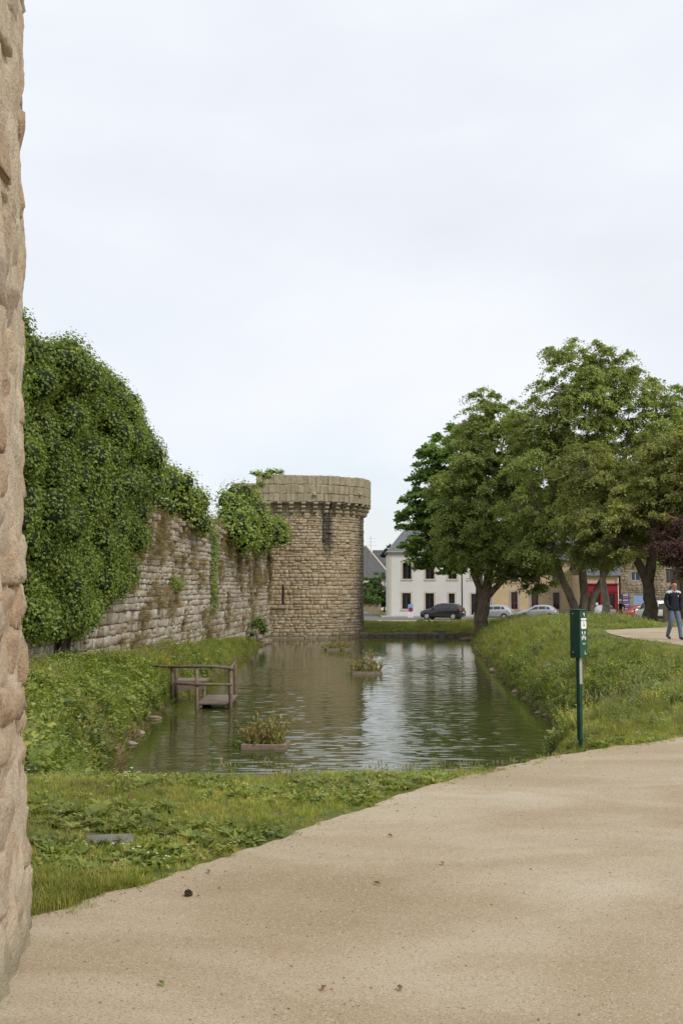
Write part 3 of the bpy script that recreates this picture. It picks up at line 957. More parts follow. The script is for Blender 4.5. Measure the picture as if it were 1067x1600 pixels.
link('mortar_face', mesh_np('mortar_face', V, F), M['fg_mortar'], fg, smooth=True)
rub = []
for k in range(12):
    bm = bmesh.new()
    bmesh.ops.create_icosphere(bm, subdivisions=3, radius=0.5)
    sd = 700 + k * 13
    p = np.array([tuple(v.co) for v in bm.verts])
    q = np.sign(p) * np.abs(p * 2) ** 0.62
    q = q * (0.5 / np.abs(q).max(1) * 0.55 + 0.22)[:, None]
    nz = fbm(p[:, 0] * 4 + sd, p[:, 1] * 4, p[:, 2] * 4, seed=sd); n9 = fbm(p[:, 0] * 11 + sd, p[:, 1] * 11, p[:, 2] * 11, seed=sd + 4)
    q = q * (0.70 + 0.50 * nz + 0.22 * (n9 - 0.5))[:, None]
    for v, c in zip(bm.verts, q): v.co = c
    me = bpy.data.meshes.new('stone'); bm.to_mesh(me); bm.free(); me.materials.append(M['fg_stone'])
    me.polygons.foreach_set('use_smooth', np.ones(len(me.polygons), bool))
    rub.append(me)
z = 0.05
while z < 6.0:
    h = random.uniform(0.12, 0.30)
    s = 1.2 + random.uniform(0, 0.2)
    while s < 7.2:
        l = random.uniform(0.14, 0.42)
        smooth_zone = 1.75 < z < 2.7
        if random.random() < (0.55 if smooth_zone else 0.93):
            x, y = fg_pt(s + l / 2); nxn = fg_n(s + l / 2)
            dep = random.uniform(0.14, 0.20)
            push = -0.0205 * z - dep * 0.60 + random.uniform(-0.035, 0.002) + (0.014 if 0.75 < z < 1.7 else 0.0) + 0.04 * max(0, 1 - z / 0.9)
            o = bpy.data.objects.new('stone', random.choice(rub)); C.objects.link(o); o.parent = fg
            o.location = (x + nxn[0] * push + 1.45, y + nxn[1] * push - 5.2, z + h / 2 + random.uniform(-0.03, 0.03))
            o.rotation_euler = (random.uniform(-0.25, 0.25), random.choice([0, math.pi]) + random.uniform(-0.15, 0.15), math.atan2(-nxn[0], nxn[1]) + random.uniform(-0.12, 0.12))
            o.scale = (l * 1.12, dep * 1.3, h * 1.15)
        s += l
    z += h * 0.97


# ------------------------------------------------------------------ foliage
def unit(v):
    return v / np.maximum(np.linalg.norm(v, axis=1, keepdims=True), 1e-9)


def leaf_mesh(name, P, Nv, size, aspect=0.65, tint=None, cup=0.15, axis_=None):
    """one folded rhombic leaf (quad) per point; Nv = leaf normal, axis_ = direction of the leaf tip"""
    n = len(P)
    Nv = unit(Nv)
    a = rng.normal(size=(n, 3)) if axis_ is None else axis_ + rng.normal(size=(n, 3)) * 0.35
    a = unit(a - Nv * (a * Nv).sum(1, keepdims=True))
    b = np.cross(Nv, a)
    s = np.asarray(size).reshape(-1, 1) * np.ones((n, 1))
    V = np.empty((n, 4, 3))
    V[:, 0] = P - a * s * 0.5
    V[:, 1] = P + b * s * aspect * 0.5 - a * s * 0.05 + Nv * s * cup
    V[:, 2] = P + a * s * 0.5
    V[:, 3] = P - b * s * aspect * 0.5 - a * s * 0.05 + Nv * s * cup
    F = np.arange(n * 4).reshape(n, 4)
    return mesh_np(name, V.reshape(-1, 3), F, rng.random(n) if tint is None else tint)


def sphere_dirs(n):
    return unit(rng.normal(size=(n, 3)))


def lobe_leaves(lobes, per_m2, size, up=0.35, shell=0.16):
    """leaves spread over the outer shells of ellipsoid lobes, dropping those buried in other lobes"""
    PP, NN = [], []
    L = np.array(lobes)
    for i, (cx, cy, cz, rx, ry, rz) in enumerate(lobes):
        area = 4 * math.pi * ((rx * ry) ** 1.6 / 3 + (rx * rz) ** 1.6 / 3 + (ry * rz) ** 1.6 / 3) ** (1 / 1.6)
        n = max(8, int(area * per_m2))
        d = sphere_dirs(n)
        f = 1.0 + rng.normal(size=(n, 1)) * shell - 0.04
        p = d * f * np.array([rx, ry, rz]) + np.array([cx, cy, cz])
        PP.append(p); NN.append(unit(d / np.array([rx, ry, rz])))
    P = np.concatenate(PP); Nn_ = np.concatenate(NN)
    keep = np.ones(len(P), bool)
    for (cx, cy, cz, rx, ry, rz) in lobes:
        q = ((P - np.array([cx, cy, cz])) / np.array([rx, ry, rz]))
        keep &= (q * q).sum(1) > 0.55
    P, Nn_ = P[keep], Nn_[keep]
    Nn_ = unit(Nn_ + np.array([0, 0, up]) + rng.normal(size=P.shape) * 0.45)
    return P, Nn_


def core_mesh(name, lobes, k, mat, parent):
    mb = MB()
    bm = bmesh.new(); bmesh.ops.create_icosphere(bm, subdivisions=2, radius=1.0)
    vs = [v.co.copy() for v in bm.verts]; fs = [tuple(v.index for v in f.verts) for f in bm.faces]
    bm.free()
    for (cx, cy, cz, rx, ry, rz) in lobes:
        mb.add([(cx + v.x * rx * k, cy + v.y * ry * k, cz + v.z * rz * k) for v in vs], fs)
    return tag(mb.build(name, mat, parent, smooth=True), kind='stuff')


def bushy(name, label, cat, base, lobes, per_m2, size, mat, core, stems=None, stem_mat=None, up=0.35, core_k=0.80, shell=0.16, group=None, aspect=0.75):
    root = empty(name, base, 0, label, cat, group)
    b = np.array(base)
    lob = [(l[0] - b[0], l[1] - b[1], l[2] - b[2], l[3], l[4], l[5]) for l in lobes]
    P, Nn_ = lobe_leaves(lob, per_m2, size, up, shell)
    sz = size * rng.uniform(0.65, 1.25, len(P))
    # per-leaf tint drawn at random over the whole plant
    link('foliage', leaf_mesh(name + '_foliage', P, Nn_, sz, aspect, np.clip(rng.beta(1.6, 2.4, len(P)), 0, 0.999)), mat, root)
    if core is not None:
        core_mesh('inner_shade_core', lob, core_k, core, root)  # dark solid lobes block the view through and paint the inner shade
    if stems:
        mb = MB()
        for (pts, r) in stems:
            mb.tube([Vector(p) - Vector(base) for p in pts], r, 7)
        mb.build('stem', stem_mat or M['bark_dark'], root, smooth=True)
    return root


# --- the great ivy on the curtain wall
lobes = []
r_ = random.Random(5)


def ivy_bounds(z):
    # right-hand edge along the wall (metres) as height changes; left edge runs out of sight behind the rubble wall
    return float(np.interp(z, [-0.3, 0.4, 1.2, 1.7, 2.6, 3.6, 4.3, 5.0, 5.8, 7.0, 8.0, 8.7, 9.1], [31.5, 35.2, 37.0, 38.4, 39.9, 40.0, 41.0, 43.2, 44.0, 43.9, 42.3, 40.0, 36.0]))


for k in range(620):
    z = r_.uniform(0.1, 8.8)
    hi = ivy_bounds(z) - (1.35 if z < 4.2 else 2.2)
    lo_ = 20.0
    s = r_.uniform(lo_, hi)
    if s < 30.5 and z < 0.9: continue
    zc_max = 8.55 - 0.03 * max(0, 30 - s)
    if z > zc_max: continue
    # bottom fringe
    if z < np.interp(s, [28, 31, 33, 35.5, 38.4, 40.2], [0.55, 0.5, 0.95, 1.0, 2.1, 3.5]): continue
    rr = r_.uniform(0.38, 0.82)
    bulge = 0.15 + 0.65 * math.sin(max(0, min(1, (z - 0.3) / 8.5)) * math.pi) + r_.uniform(-0.25, 0.35)
    if z > 4.6:
        off = r_.choice([r_.uniform(-2.6, bulge), r_.uniform(bulge - 0.8, bulge)])
    else:
        off = r_.uniform(0.0, 0.12 + bulge * 0.7)
    x, y = wall_xy(s, off)
    lobes.append((x, y, z, rr * 0.75, rr * 0.95, rr * r_.uniform(0.7, 1.0)))
for k in range(90):
    s = r_.uniform(27, 40.6)
    z = r_.uniform(7.4, 8.45) if s < 39.8 else r_.uniform(5.8, 7.9)
    if k % 3 == 0: s = r_.uniform(39.5, 42.1); z = r_.uniform(5.4, 8.1 - 0.35 * (s - 39))
    if k % 5 == 1: s = r_.uniform(28.0, 33.5); z = r_.uniform(0.6, 1.1)
    rr = r_.uniform(0.45, 0.8)
    x, y = wall_xy(s, r_.uniform(-1.6, 0.6) if z > 4 else r_.uniform(0.1, 0.5))
    lobes.append((x, y, z, rr * 0.8, rr, rr * 0.85))
lobes_vis = [l for l in lobes if l[1] > 27.0 or l[2] > 3]
bx_, by_ = wall_xy(34.0, 0.3)
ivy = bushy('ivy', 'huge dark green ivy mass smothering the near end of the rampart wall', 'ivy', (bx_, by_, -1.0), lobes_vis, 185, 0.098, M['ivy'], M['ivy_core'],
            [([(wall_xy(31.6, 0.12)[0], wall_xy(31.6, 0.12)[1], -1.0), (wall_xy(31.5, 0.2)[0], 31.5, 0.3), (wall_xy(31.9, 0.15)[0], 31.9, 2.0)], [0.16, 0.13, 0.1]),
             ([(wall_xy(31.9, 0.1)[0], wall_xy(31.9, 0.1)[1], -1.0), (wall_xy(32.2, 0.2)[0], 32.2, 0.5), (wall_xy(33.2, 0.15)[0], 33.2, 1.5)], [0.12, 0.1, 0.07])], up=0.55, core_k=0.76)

# --- bushes on the wall head
def wl(s, off, z, r1, r2=None, r3=None):
    x, y = wall_xy(s, off)
    return (x, y, z, r1, r2 or r1, r3 or r1)


lb = [wl(r_.uniform(44.4, 51.0), r_.uniform(-1.2, 0.35), r_.uniform(4.9, 6.5), r_.uniform(0.35, 0.62)) for k in range(26)]
lb += [wl(r_.uniform(48.5, 52.0), r_.uniform(0.0, 0.4), r_.uniform(4.5, 5.7), r_.uniform(0.35, 0.6)) for k in range(12)]
lb += [wl(50.6, 0.4, 4.6, 0.5), wl(51.6, 0.45, 4.5, 0.45), wl(48.2, -0.4, 6.7, 0.4), wl(46.5, -0.6, 6.3, 0.45)]
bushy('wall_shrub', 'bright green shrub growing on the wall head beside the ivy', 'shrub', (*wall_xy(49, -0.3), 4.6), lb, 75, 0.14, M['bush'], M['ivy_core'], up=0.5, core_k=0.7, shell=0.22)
lb = [wl(r_.uniform(59, 78), r_.uniform(-1.0, 0.6), r_.uniform(5.0, 6.6), r_.uniform(0.5, 0.85)) for k in range(30)]
lb += [wl(r_.uniform(60, 73), r_.uniform(0.1, 1.0), r_.uniform(3.9, 5.6), r_.uniform(0.45, 0.8)) for k in range(20)]
lb += [wl(r_.uniform(72, 81), r_.uniform(0.5, 1.2), r_.uniform(5.0, 6.3), r_.uniform(0.45, 0.7)) for k in range(14)]
lb += [wl(65, 0.3, 7.3, 0.6), wl(63, 0.0, 7.0, 0.7), wl(68, 0.2, 7.1, 0.6), wl(71, 0.1, 7.6, 0.45)]
tw_ = [wl(73.5, 0.1, 8.6, 0.32, 0.5, 0.25), wl(75.5, 0.2, 9.4, 0.45, 0.6, 0.25), wl(77, 0.4, 9.8, 0.5, 0.5, 0.22), wl(75, -0.4, 9.5, 0.4, 0.5, 0.2), wl(78, 0.9, 9.9, 0.3, 0.4, 0.18)]
st_ = [([(*wall_xy(70, -0.2), 5.2), (*wall_xy(72.5, 0.0), 8.0), (*wall_xy(76, 0.3), 9.7)], [0.10, 0.06, 0.02]), ([(*wall_xy(66, 0.0), 5.2), (*wall_xy(65, 0.3), 7.4)], [0.08, 0.03])]
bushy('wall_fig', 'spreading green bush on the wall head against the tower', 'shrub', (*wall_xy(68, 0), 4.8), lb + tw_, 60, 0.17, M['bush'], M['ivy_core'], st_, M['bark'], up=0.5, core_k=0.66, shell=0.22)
lb = [wl(56.3 + 0.25 * math.sin(z * 2.1) + r_.uniform(-0.45, 0.45) * (1.2 if z > 3 else 0.8), 0.05, z, 0.22, 0.34, 0.28) for z in np.arange(0.5, 4.7, 0.13)]
bushy('ivy_strip', 'narrow yellow-green creeper hanging down the rampart wall', 'creeper', (*wall_xy(56.3, 0.05), 0.2), lb, 130, 0.10, M['bush'], None, up=0.4)
lb = [wl(46.8 + r_.uniform(-0.6, 0.7), 0.2 + r_.uniform(0, 0.12), 1.75 + r_.uniform(-0.15, 0.15), 0.24) for k in range(6)]
bushy('wall_fern', 'small green tuft sprouting halfway up the rampart wall', 'plant', (*wall_xy(47, 0.1), 1.5), lb, 130, 0.10, M['bush'], None, up=0.6)
lb = [wl(r_.uniform(67.5, 73.5), 0.25 + r_.uniform(-0.1, 0.3), r_.uniform(-1.3, -0.55), r_.uniform(0.22, 0.38)) for k in range(10)]
bushy('corner_shrub', 'dark green shrub at the wall foot beside the tower', 'shrub', (*wall_xy(70.5, 0.4), -1.4), lb, 90, 0.11, M['ivy'], M['ivy_core'], up=0.5, core_k=0.6)


# ------------------------------------------------------------------ trees
def bez(p0, p1, p2, n):
    return [(Vector(p0) * (1 - t) ** 2 + Vector(p1) * 2 * t * (1 - t) + Vector(p2) * t * t) for t in [i / (n - 1) for i in range(n)]]


def tree(name, label, base, stems, lobes, n_clump, twigs, leaves, size, mat, bark, droop=0.55, clump_r=1.0, cat='tree', group=None, aspect=0.62, seed=1, shell=(0.5, 1.0), root_flare=1.35):
    """stems: list of (points, r0, r1) relative to base; lobes: big ellipsoids (relative) filled with leafy sprays"""
    rr = np.random.default_rng(seed)
    pr_ = random.Random(seed)
    root = empty(name, base, 0, label, cat, group)
    mb = MB(); nodes = []
    for (pts, r0, r1) in stems:
        pts = [Vector(p) for p in pts]
        n = len(pts)
        rad = [r0 + (r1 - r0) * i / (n - 1) for i in range(n)]
        fine = []; fr = []
        for i in range(n - 1):
            for k in range(4):
                t = k / 4
                fine.append(pts[i].lerp(pts[i + 1], t) + Vector((pr_.uniform(-1, 1), pr_.uniform(-1, 1), 0)) * 0.10 * rad[i]); fr.append(rad[i] * (1 - t) + rad[i + 1] * t)
        fine.append(pts[-1]); fr.append(rad[-1])
        if pts[0].z < 0.3:
            fr[0] *= root_flare; fr[1] *= 1 + (root_flare - 1) * 0.35
        mb.tube(fine, fr, 12, jit=0.06)
        nodes += [(p, r) for p, r in zip(fine[len(fine) // 3:], fr[len(fr) // 3:])]
    mb.build('trunk', bark, root, smooth=True)
    br = MB()
    vol = np.array([l[3] * l[4] * l[5] for l in lobes]) ** 0.75
    vol = vol / vol.sum()
    anchors = []
    limb_nodes = list(nodes)
    for li, l in enumerate(lobes):
        c = Vector(l[:3])
        p, r = min(limb_nodes, key=lambda q: (q[0] - c).length + (3 if q[0].z > c.z else 0))
        mid = (p + c) / 2 + Vector((0, 0, 0.10 * (c - p).length))
        path = bez(p, mid, c, 6)
        r0 = min(r * 0.7, 0.05 + 0.018 * (c - p).length)
        rad = [r0 * (1 - 0.13 * i) for i in range(6)]
        br.tube(path, rad, 6)
        nodes += list(zip(path[2:], rad[2:]))
        m = max(3, int(n_clump * vol[li]))
        for k in range(m):
            d = Vector(sphere_np(rr))
            f = 1.08 * pr_.uniform(shell[0] ** 2, shell[1] ** 2) ** 0.5
            anchors.append((Vector((l[0] + d.x * l[3] * f, l[1] + d.y * l[4] * f, l[2] + d.z * l[5] * f)), c, d))
    NP = np.array([tuple(q[0]) for q in nodes])
    PP, NN, AX = [], [], []
    for (a, c, d) in anchors:
        j = int(np.argmin(np.linalg.norm(NP - np.array(a), axis=1)))
        p, r = nodes[j]
        if (a - p).length > 0.15:
            path = bez(p, (p + a) / 2 + Vector((0, 0, 0.12 * (a - p).length)), a, 4)
            br.tube(path, [min(r * 0.6, 0.045), 0.03, 0.022, 0.014], 4, cap=False)
        L = clump_r * pr_.uniform(0.6, 1.25)
        n = twigs
        dirs = unit(np.array(d)[None, :] * 0.7 + rr.normal(size=(n, 3)) * 0.75)
        dirs[:, 2] = np.abs(dirs[:, 2]) * 0.4 + dirs[:, 2] * 0.25
        t = rr.uniform(0.05, 1.0, size=(n, leaves, 1))
        ln = L * rr.uniform(0.5, 1.1, size=(n, 1, 1))
        q = np.array(a)[None, None, :] + dirs[:, None, :] * t * ln
        q[:, :, 2] -= (droop * (t * t) * ln)[:, :, 0]
        q += rr.normal(size=q.shape) * 0.07
        PP.append(q.reshape(-1, 3))
        nrm = rr.normal(size=(n * leaves, 3)) * 0.6 + np.array([0, 0, 0.55]) + np.array(d)[None, :] * 0.45
        NN.append(nrm)
    br.build('branches', bark, root, smooth=True)
    P = np.concatenate(PP); Nv = np.concatenate(NN)
    P = P[P[:, 2] > 0.6] if False else P
    link('crown', leaf_mesh(name + '_crown', P, Nv, size * rr.uniform(0.6, 1.25, len(P)), aspect, rr.beta(1.7, 2.2, len(P)) * 0.999), mat, root)
    return root


def sphere_np(rr):
    v = rr.normal(size=3)
    return v / np.linalg.norm(v)


def zt(x, y):
    return float(terrain(np.array([x]), np.array([y]))[0])


# positions in metres; each tree's crown given as big ellipsoids relative to its foot
bx, by = 10.0, 80.0
tree('weeping_tree', 'broad green tree whose thick brown trunk stands between the dark car and first silver car', (bx, by, zt(bx, by)),
     [([(0.2, 0, -0.3), (0.25, 0, 1.2), (0.5, 0, 2.6), (0.8, 0.2, 4.4), (1.2, 0.4, 7.5), (1.6, 0.3, 12)], 0.56, 0.14), ([(0.45, 0, 2.5), (-0.3, 0.2, 4.4), (-0.9, 0.3, 7.4), (-1.1, 0, 10.5)], 0.26, 0.08),
      ([(0.55, 0, 2.6), (1.8, -0.3, 3.9), (3.2, -0.5, 6.0)], 0.27, 0.10)],
     [(-0.4, 0, 6.8, 2.5, 2.8, 2.4), (0.8, -0.6, 9.6, 2.9, 3, 3.0), (3.1, -0.6, 8.0, 2.7, 3, 3.0), (1.6, 0, 13.0, 2.6, 2.5, 2.6), (-0.3, 0.3, 14.6, 1.5, 1.7, 1.6), (3.7, 0.0, 11.5, 2.6, 2.6, 2.5), (2.3, 0.3, 15.6, 1.8, 1.8, 1.5), (3.0, -0.8, 5.2, 2.4, 2.2, 1.5), (-1.5, 0, 10.2, 1.7, 2, 2.2), (-0.6, 0, 12.6, 1.7, 2, 2.0), (-1.3, 0, 8.0, 1.5, 1.8, 1.9),
      (0.9, -0.8, 5.5, 1.7, 1.6, 1.1), (4.4, -0.6, 4.2, 1.5, 1.4, 0.9), (0.6, 0.1, 16.9, 1.3, 1.4, 1.1), (4.7, 0, 9.6, 2.0, 2.0, 2.2), (4.4, 0, 13.6, 1.6, 1.6, 1.5)],
     840, 15, 17, 0.170, M['birch'], M['bark'], 0.6, 1.2, seed=3)
bx, by = 11.6, 92.0
tree('lime_tree', 'leftmost dense large-leaved tree overhanging the white house roof', (bx, by, zt(bx, by)),
     [([(0, 0, -0.3), (0, 0, 3), (0.1, 0, 6), (0, 0, 11)], 0.4, 0.12)],
     [(-4.0, 0, 7.0, 2.4, 2.6, 2.6), (-3.2, 0, 11.0, 2.4, 2.6, 2.8), (-1.4, 0, 9.5, 2.8, 2.8, 3.6), (-2.2, 0, 14.2, 2.4, 2.4, 2.4), (-2.6, 0, 5.5, 2.2, 2.2, 1.3), (-4.8, 0, 8.8, 1.8, 2, 2.3), (-3.5, 0, 13.4, 1.6, 1.6, 1.6), (-0.4, 0, 6.6, 2.0, 2.0, 1.6), (-0.4, 0, 15.2, 2.0, 2.0, 1.8)],
     500, 14, 13, 0.26, M['plane'], M['bark_dark'], 0.3, 0.95, aspect=0.85, seed=4)
bx, by = 15.6, 71.0
tree('birch_tree', 'tall many-stemmed tree with pale trunks and open airy crown', (bx, by, zt(bx, by)),
     [([(-0.2, 0, -0.3), (-0.5, 0, 1.0), (-1.2, 0.1, 2.6), (-1.7, 0.2, 4.2), (-2.0, 0.2, 7), (-1.2, 0, 11)], 0.32, 0.08),
      ([(0.1, 0.1, -0.3), (0.2, 0.1, 1.6), (0.1, 0.2, 3.8), (0.3, 0.3, 7.5), (0.6, 0.2, 12), (1.0, 0, 16)], 0.34, 0.06),
      ([(0.4, 0, -0.3), (0.7, 0, 1.4), (1.4, -0.1, 2.7), (2.1, 0, 4.2), (2.8, 0.3, 7.5), (3.2, 0.2, 12)], 0.27, 0.07),
      ([(-1.9, 0.2, 6), (-3.0, 0, 8), (-3.4, 0, 11)], 0.13, 0.05)],
     [(-2.2, 0.0, 10.8, 2.2, 2.4, 2.8), (0.4, 0.0, 13.7, 2.5, 2.6, 2.4), (-1.2, 0.0, 15.0, 1.7, 1.9, 2.0), (0.2, 0.0, 17.1, 1.3, 1.5, 1.5), (1.9, 0.0, 16.5, 1.4, 1.5, 1.7), (3.4, 0.0, 14.5, 1.8, 2.0, 2.2), (3.0, -0.5, 10.4, 2.6, 2.8, 2.8), (0.5, -0.8, 9.3, 2.3, 2.6, 2.4), (5.2, 0.0, 12.2, 2.2, 2.4, 2.6), (-3.2, -0.3, 7.2, 2.0, 2.2, 2.0), (-1.0, -0.8, 5.9, 2.2, 2.2, 1.6), (2.2, -0.6, 6.3, 2.5, 2.5, 2.0), (5.4, 0.0, 8.1, 2.2, 2.4, 2.6), (-3.4, 0.0, 4.9, 1.5, 1.6, 1.0), (-1.6, 0.0, 17.6, 0.8, 0.9, 0.9), (-3.6, 0.0, 12.8, 1.5, 1.6, 1.6), (5.6, 0.0, 14.3, 1.6, 1.6, 1.6), (1.0, 0.2, 15.4, 2.2, 2.0, 1.8), (4.6, -0.3, 5.7, 1.8, 1.8, 1.4), (6.8, 0.0, 10.4, 1.8, 2.0, 2.2), (-0.2, 0.3, 11.9, 2.2, 2.0, 2.0), (-2.4, -0.6, 4.7, 1.6, 1.5, 1.1), (0.9, -1.0, 4.6, 1.8, 1.6, 1.0), (3.9, -0.6, 4.4, 1.6, 1.6, 1.1), (7.4, 0, 12.0, 2.0, 2.0, 2.2)],
     880, 15, 17, 0.165, M['birch'], M['bark_mid'], 0.7, 1.2, seed=6, shell=(0.35, 1.0))
bx, by = 15.95, 66.0
tree('young_birch', 'slender pale-trunked tree with olive foliage in front of the red shop', (bx, by, zt(bx, by)),
     [([(0.05, 0, -0.3), (0.0, 0, 1.3), (-0.15, 0, 2.6), (-0.25, 0, 4.5), (-0.2, 0, 8)], 0.27, 0.08)],
     [(-0.3, 0, 6.6, 2.0, 2.0, 2.2), (-0.9, -0.3, 9.0, 1.7, 1.8, 1.8), (0.9, -0.3, 5.6, 1.8, 1.8, 1.5), (-1.4, -0.4, 6.4, 1.4, 1.6, 1.6), (-0.3, -0.3, 4.2, 1.5, 1.6, 1.0), (1.0, 0, 8.0, 1.4, 1.5, 1.5)],
     310, 15, 18, 0.15, M['birch2'], M['bark_pale'], 0.65, 1.0, seed=8)
bx, by = 17.5, 62.0
tree('leaning_tree', 'dark thick-trunked tree leaning apart at the right beside the path', (bx, by, zt(bx, by)),
     [([(0.0, 0, -0.3), (0.05, 0, 1.0), (-0.15, 0, 2.4), (-0.7, 0, 3.5), (-1.6, 0, 4.6)], 0.46, 0.14), ([(-0.1, 0, 2.2), (0.2, 0.1, 3.6), (0.2, 0.2, 5.2)], 0.36, 0.14)],
     [(-1.6, 0.3, 5.0, 1.9, 2, 1.5), (0.6, 0.5, 6.6, 2.2, 2.2, 2.0), (2.8, 0.6, 8.4, 2.6, 2.6, 2.4), (3.8, 0.6, 5.8, 2.2, 2.4, 2.0), (1.6, 0.8, 9.6, 2.2, 2, 1.9)],
     360, 14, 17, 0.16, M['birch2'], M['bark_dark'], 0.5, 1.0, seed=9)
bx, by = 18.0, 59.5
tree('copper_tree', 'purple-leaved tree with twisted pale trunk at the right edge', (bx, by, zt(bx, by)),
     [([(0.0, 0, -0.3), (-0.02, 0, 0.9), (0.25, 0, 2.1), (0.5, 0, 3.4), (0.6, 0, 5)], 0.36, 0.1), ([(-0.25, 0.1, -0.3), (-0.3, 0.1, 0.8), (0.1, 0.1, 2.0)], 0.22, 0.16), ([(0.3, 0, 2.2), (1.3, 0, 3.2), (2.2, 0, 3.8)], 0.18, 0.06)],
     [(0.3, -0.2, 4.4, 1.35, 1.5, 1.4), (1.6, -0.2, 4.6, 1.5, 1.6, 1.5), (0.5, -0.4, 3.2, 1.0, 1.1, 0.8), (2.6, 0, 3.6, 1.5, 1.5, 1.2)],
     170, 13, 14, 0.13, M['purple'], M['bark_mid'], 0.5, 0.85, seed=12)
bx, by = 27.5, 88.0
tree('bright_tree', 'lighter green tree rising behind at the right edge', (bx, by, zt(bx, by)),
     [([(0, 0, -0.3), (0, 0, 4), (0, 0, 10)], 0.4, 0.15)],
     [(-0.5, 0, 13.4, 2.6, 2.6, 2.6), (1.0, 0, 10, 3.2, 3, 3.2), (2.5, 0, 13.5, 2.5, 2.5, 2.4), (-2.0, 0, 10, 2.0, 2, 2.0)],
     240, 13, 13, 0.22, M['lightleaf'], M['bark_dark'], 0.4, 1.1, seed=14)
bx, by = 7.6, 146.0
tree('pine_tree', 'small dark pine showing behind the white house roof', (bx, by, -1.6),
     [([(0, 0, -0.3), (0, 0, 4), (0.2, 0, 8.5)], 0.3, 0.1)],
     [(-0.8, 0, 7.6, 1.2, 1.4, 0.7), (0.3, 0, 8.9, 1.4, 1.3, 0.75), (1.6, 0, 8.0, 1.6, 1.4, 1.2), (0.2, 0, 6.6, 1.3, 1.2, 0.6)],
     60, 12, 12, 0.28, M['pine'], M['bark_dark'], 0.1, 0.75, seed=15)
for k, (x, y, rr_, hh) in enumerate([(3.3, 141, 1.7, 1.9), (5.6, 142.5, 2.0, 2.3)]):
    tree('garden_tree', ['low round green garden tree beside the tower edge', 'taller round green garden tree against the white house'][k], (x, y, -1.55),
         [([(0, 0, -0.2), (0, 0, 1.4), (0.1, 0, 2.6)], 0.12, 0.06)],
         [(0, 0, 2.6 + 0.4 * k, rr_, rr_, hh), (rr_ * 0.5, 0, 1.6, rr_ * 0.8, rr_, 1.2), (-rr_ * 0.5, 0, 1.5, rr_ * 0.8, rr_, 1.1)],
         150, 13, 12, 0.2, M['hedge'], M['bark'], 0.3, 0.7, seed=20 + k)


# ------------------------------------------------------------------ buildings
def facade(root, x0, x1, y, z0, z1, openings, mat, depth=0.25, name='wall', thick=0.4):
    """front wall (facing -y) as a panel with real openings and reveals; openings (xa, xb, za, zb)"""
    gx = sorted({x0, x1} | {v for o in openings for v in o[:2]}); gz = sorted({z0, z1} | {v for o in openings for v in o[2:]})
    mb = MB()
    for a, b in zip(gx[:-1], gx[1:]):
        for c, d in zip(gz[:-1], gz[1:]):
            mx_, mz_ = (a + b) / 2, (c + d) / 2
            if any(o[0] < mx_ < o[1] and o[2] < mz_ < o[3] for o in openings): continue
            mb.add([(a, y, c), (b, y, c), (b, y, d), (a, y, d)], [(0, 1, 2, 3)])
    for (a, b, c, d) in openings:
        q = y + depth
        mb.add([(a, y, c), (b, y, c), (b, y, d), (a, y, d), (a, q, c), (b, q, c), (b, q, d), (a, q, d)], [(1, 0, 4, 5), (2, 1, 5, 6), (3, 2, 6, 7), (0, 3, 7, 4)])
    return mb.build(name, mat, root)


def window(root, a, b, c, d, y, fmat, depth=0.22, bars=1, rail=1, sur=None, sw=0.16, name='window', sill=True):
    q = y + depth
    fw = 0.07
    fr = MB()
    fr.b2(a, a + fw, q - 0.06, q + 0.02, c, d); fr.b2(b - fw, b, q - 0.06, q + 0.02, c, d)
    fr.b2(a + fw, b - fw, q - 0.06, q + 0.02, c, c + fw); fr.b2(a + fw, b - fw, q - 0.06, q + 0.02, d - fw, d)
    for k in range(bars):
        xm = a + (b - a) * (k + 1) / (bars + 1)
        fr.b2(xm - 0.035, xm + 0.035, q - 0.055, q + 0.015, c + fw, d - fw)
    w = fr.build(name, fmat, root)
    for k in range(bars + 1):
        xa = a + (b - a) * k / (bars + 1) + 0.05; xb = a + (b - a) * (k + 1) / (bars + 1) - 0.05
        MB().b2(xa, xb, q - 0.01, q + 0.005, c + 0.05, d - 0.05).build('pane', M['glass'], w)
    if rail:
        MB().b2(a + fw, b - fw, q - 0.05, q - 0.015, c + (d - c) * 0.33 - 0.02, c + (d - c) * 0.33 + 0.02).build('glazing_bar', fmat, w)
    if sur is not None:
        sm = MB()
        p = y - 0.03
        sm.b2(a - sw, a, p, y + 0.05, c - 0.02, d + sw); sm.b2(b, b + sw, p, y + 0.05, c - 0.02, d + sw); sm.b2(a, b, p, y + 0.05, d, d + sw)
        sm.build('surround', sur, w)
        if sill:
            MB().b2(a - sw * 1.1, b + sw * 1.1, p - 0.05, y + 0.05, c - 0.16, c - 0.021).build('sill', sur, w)
    return w


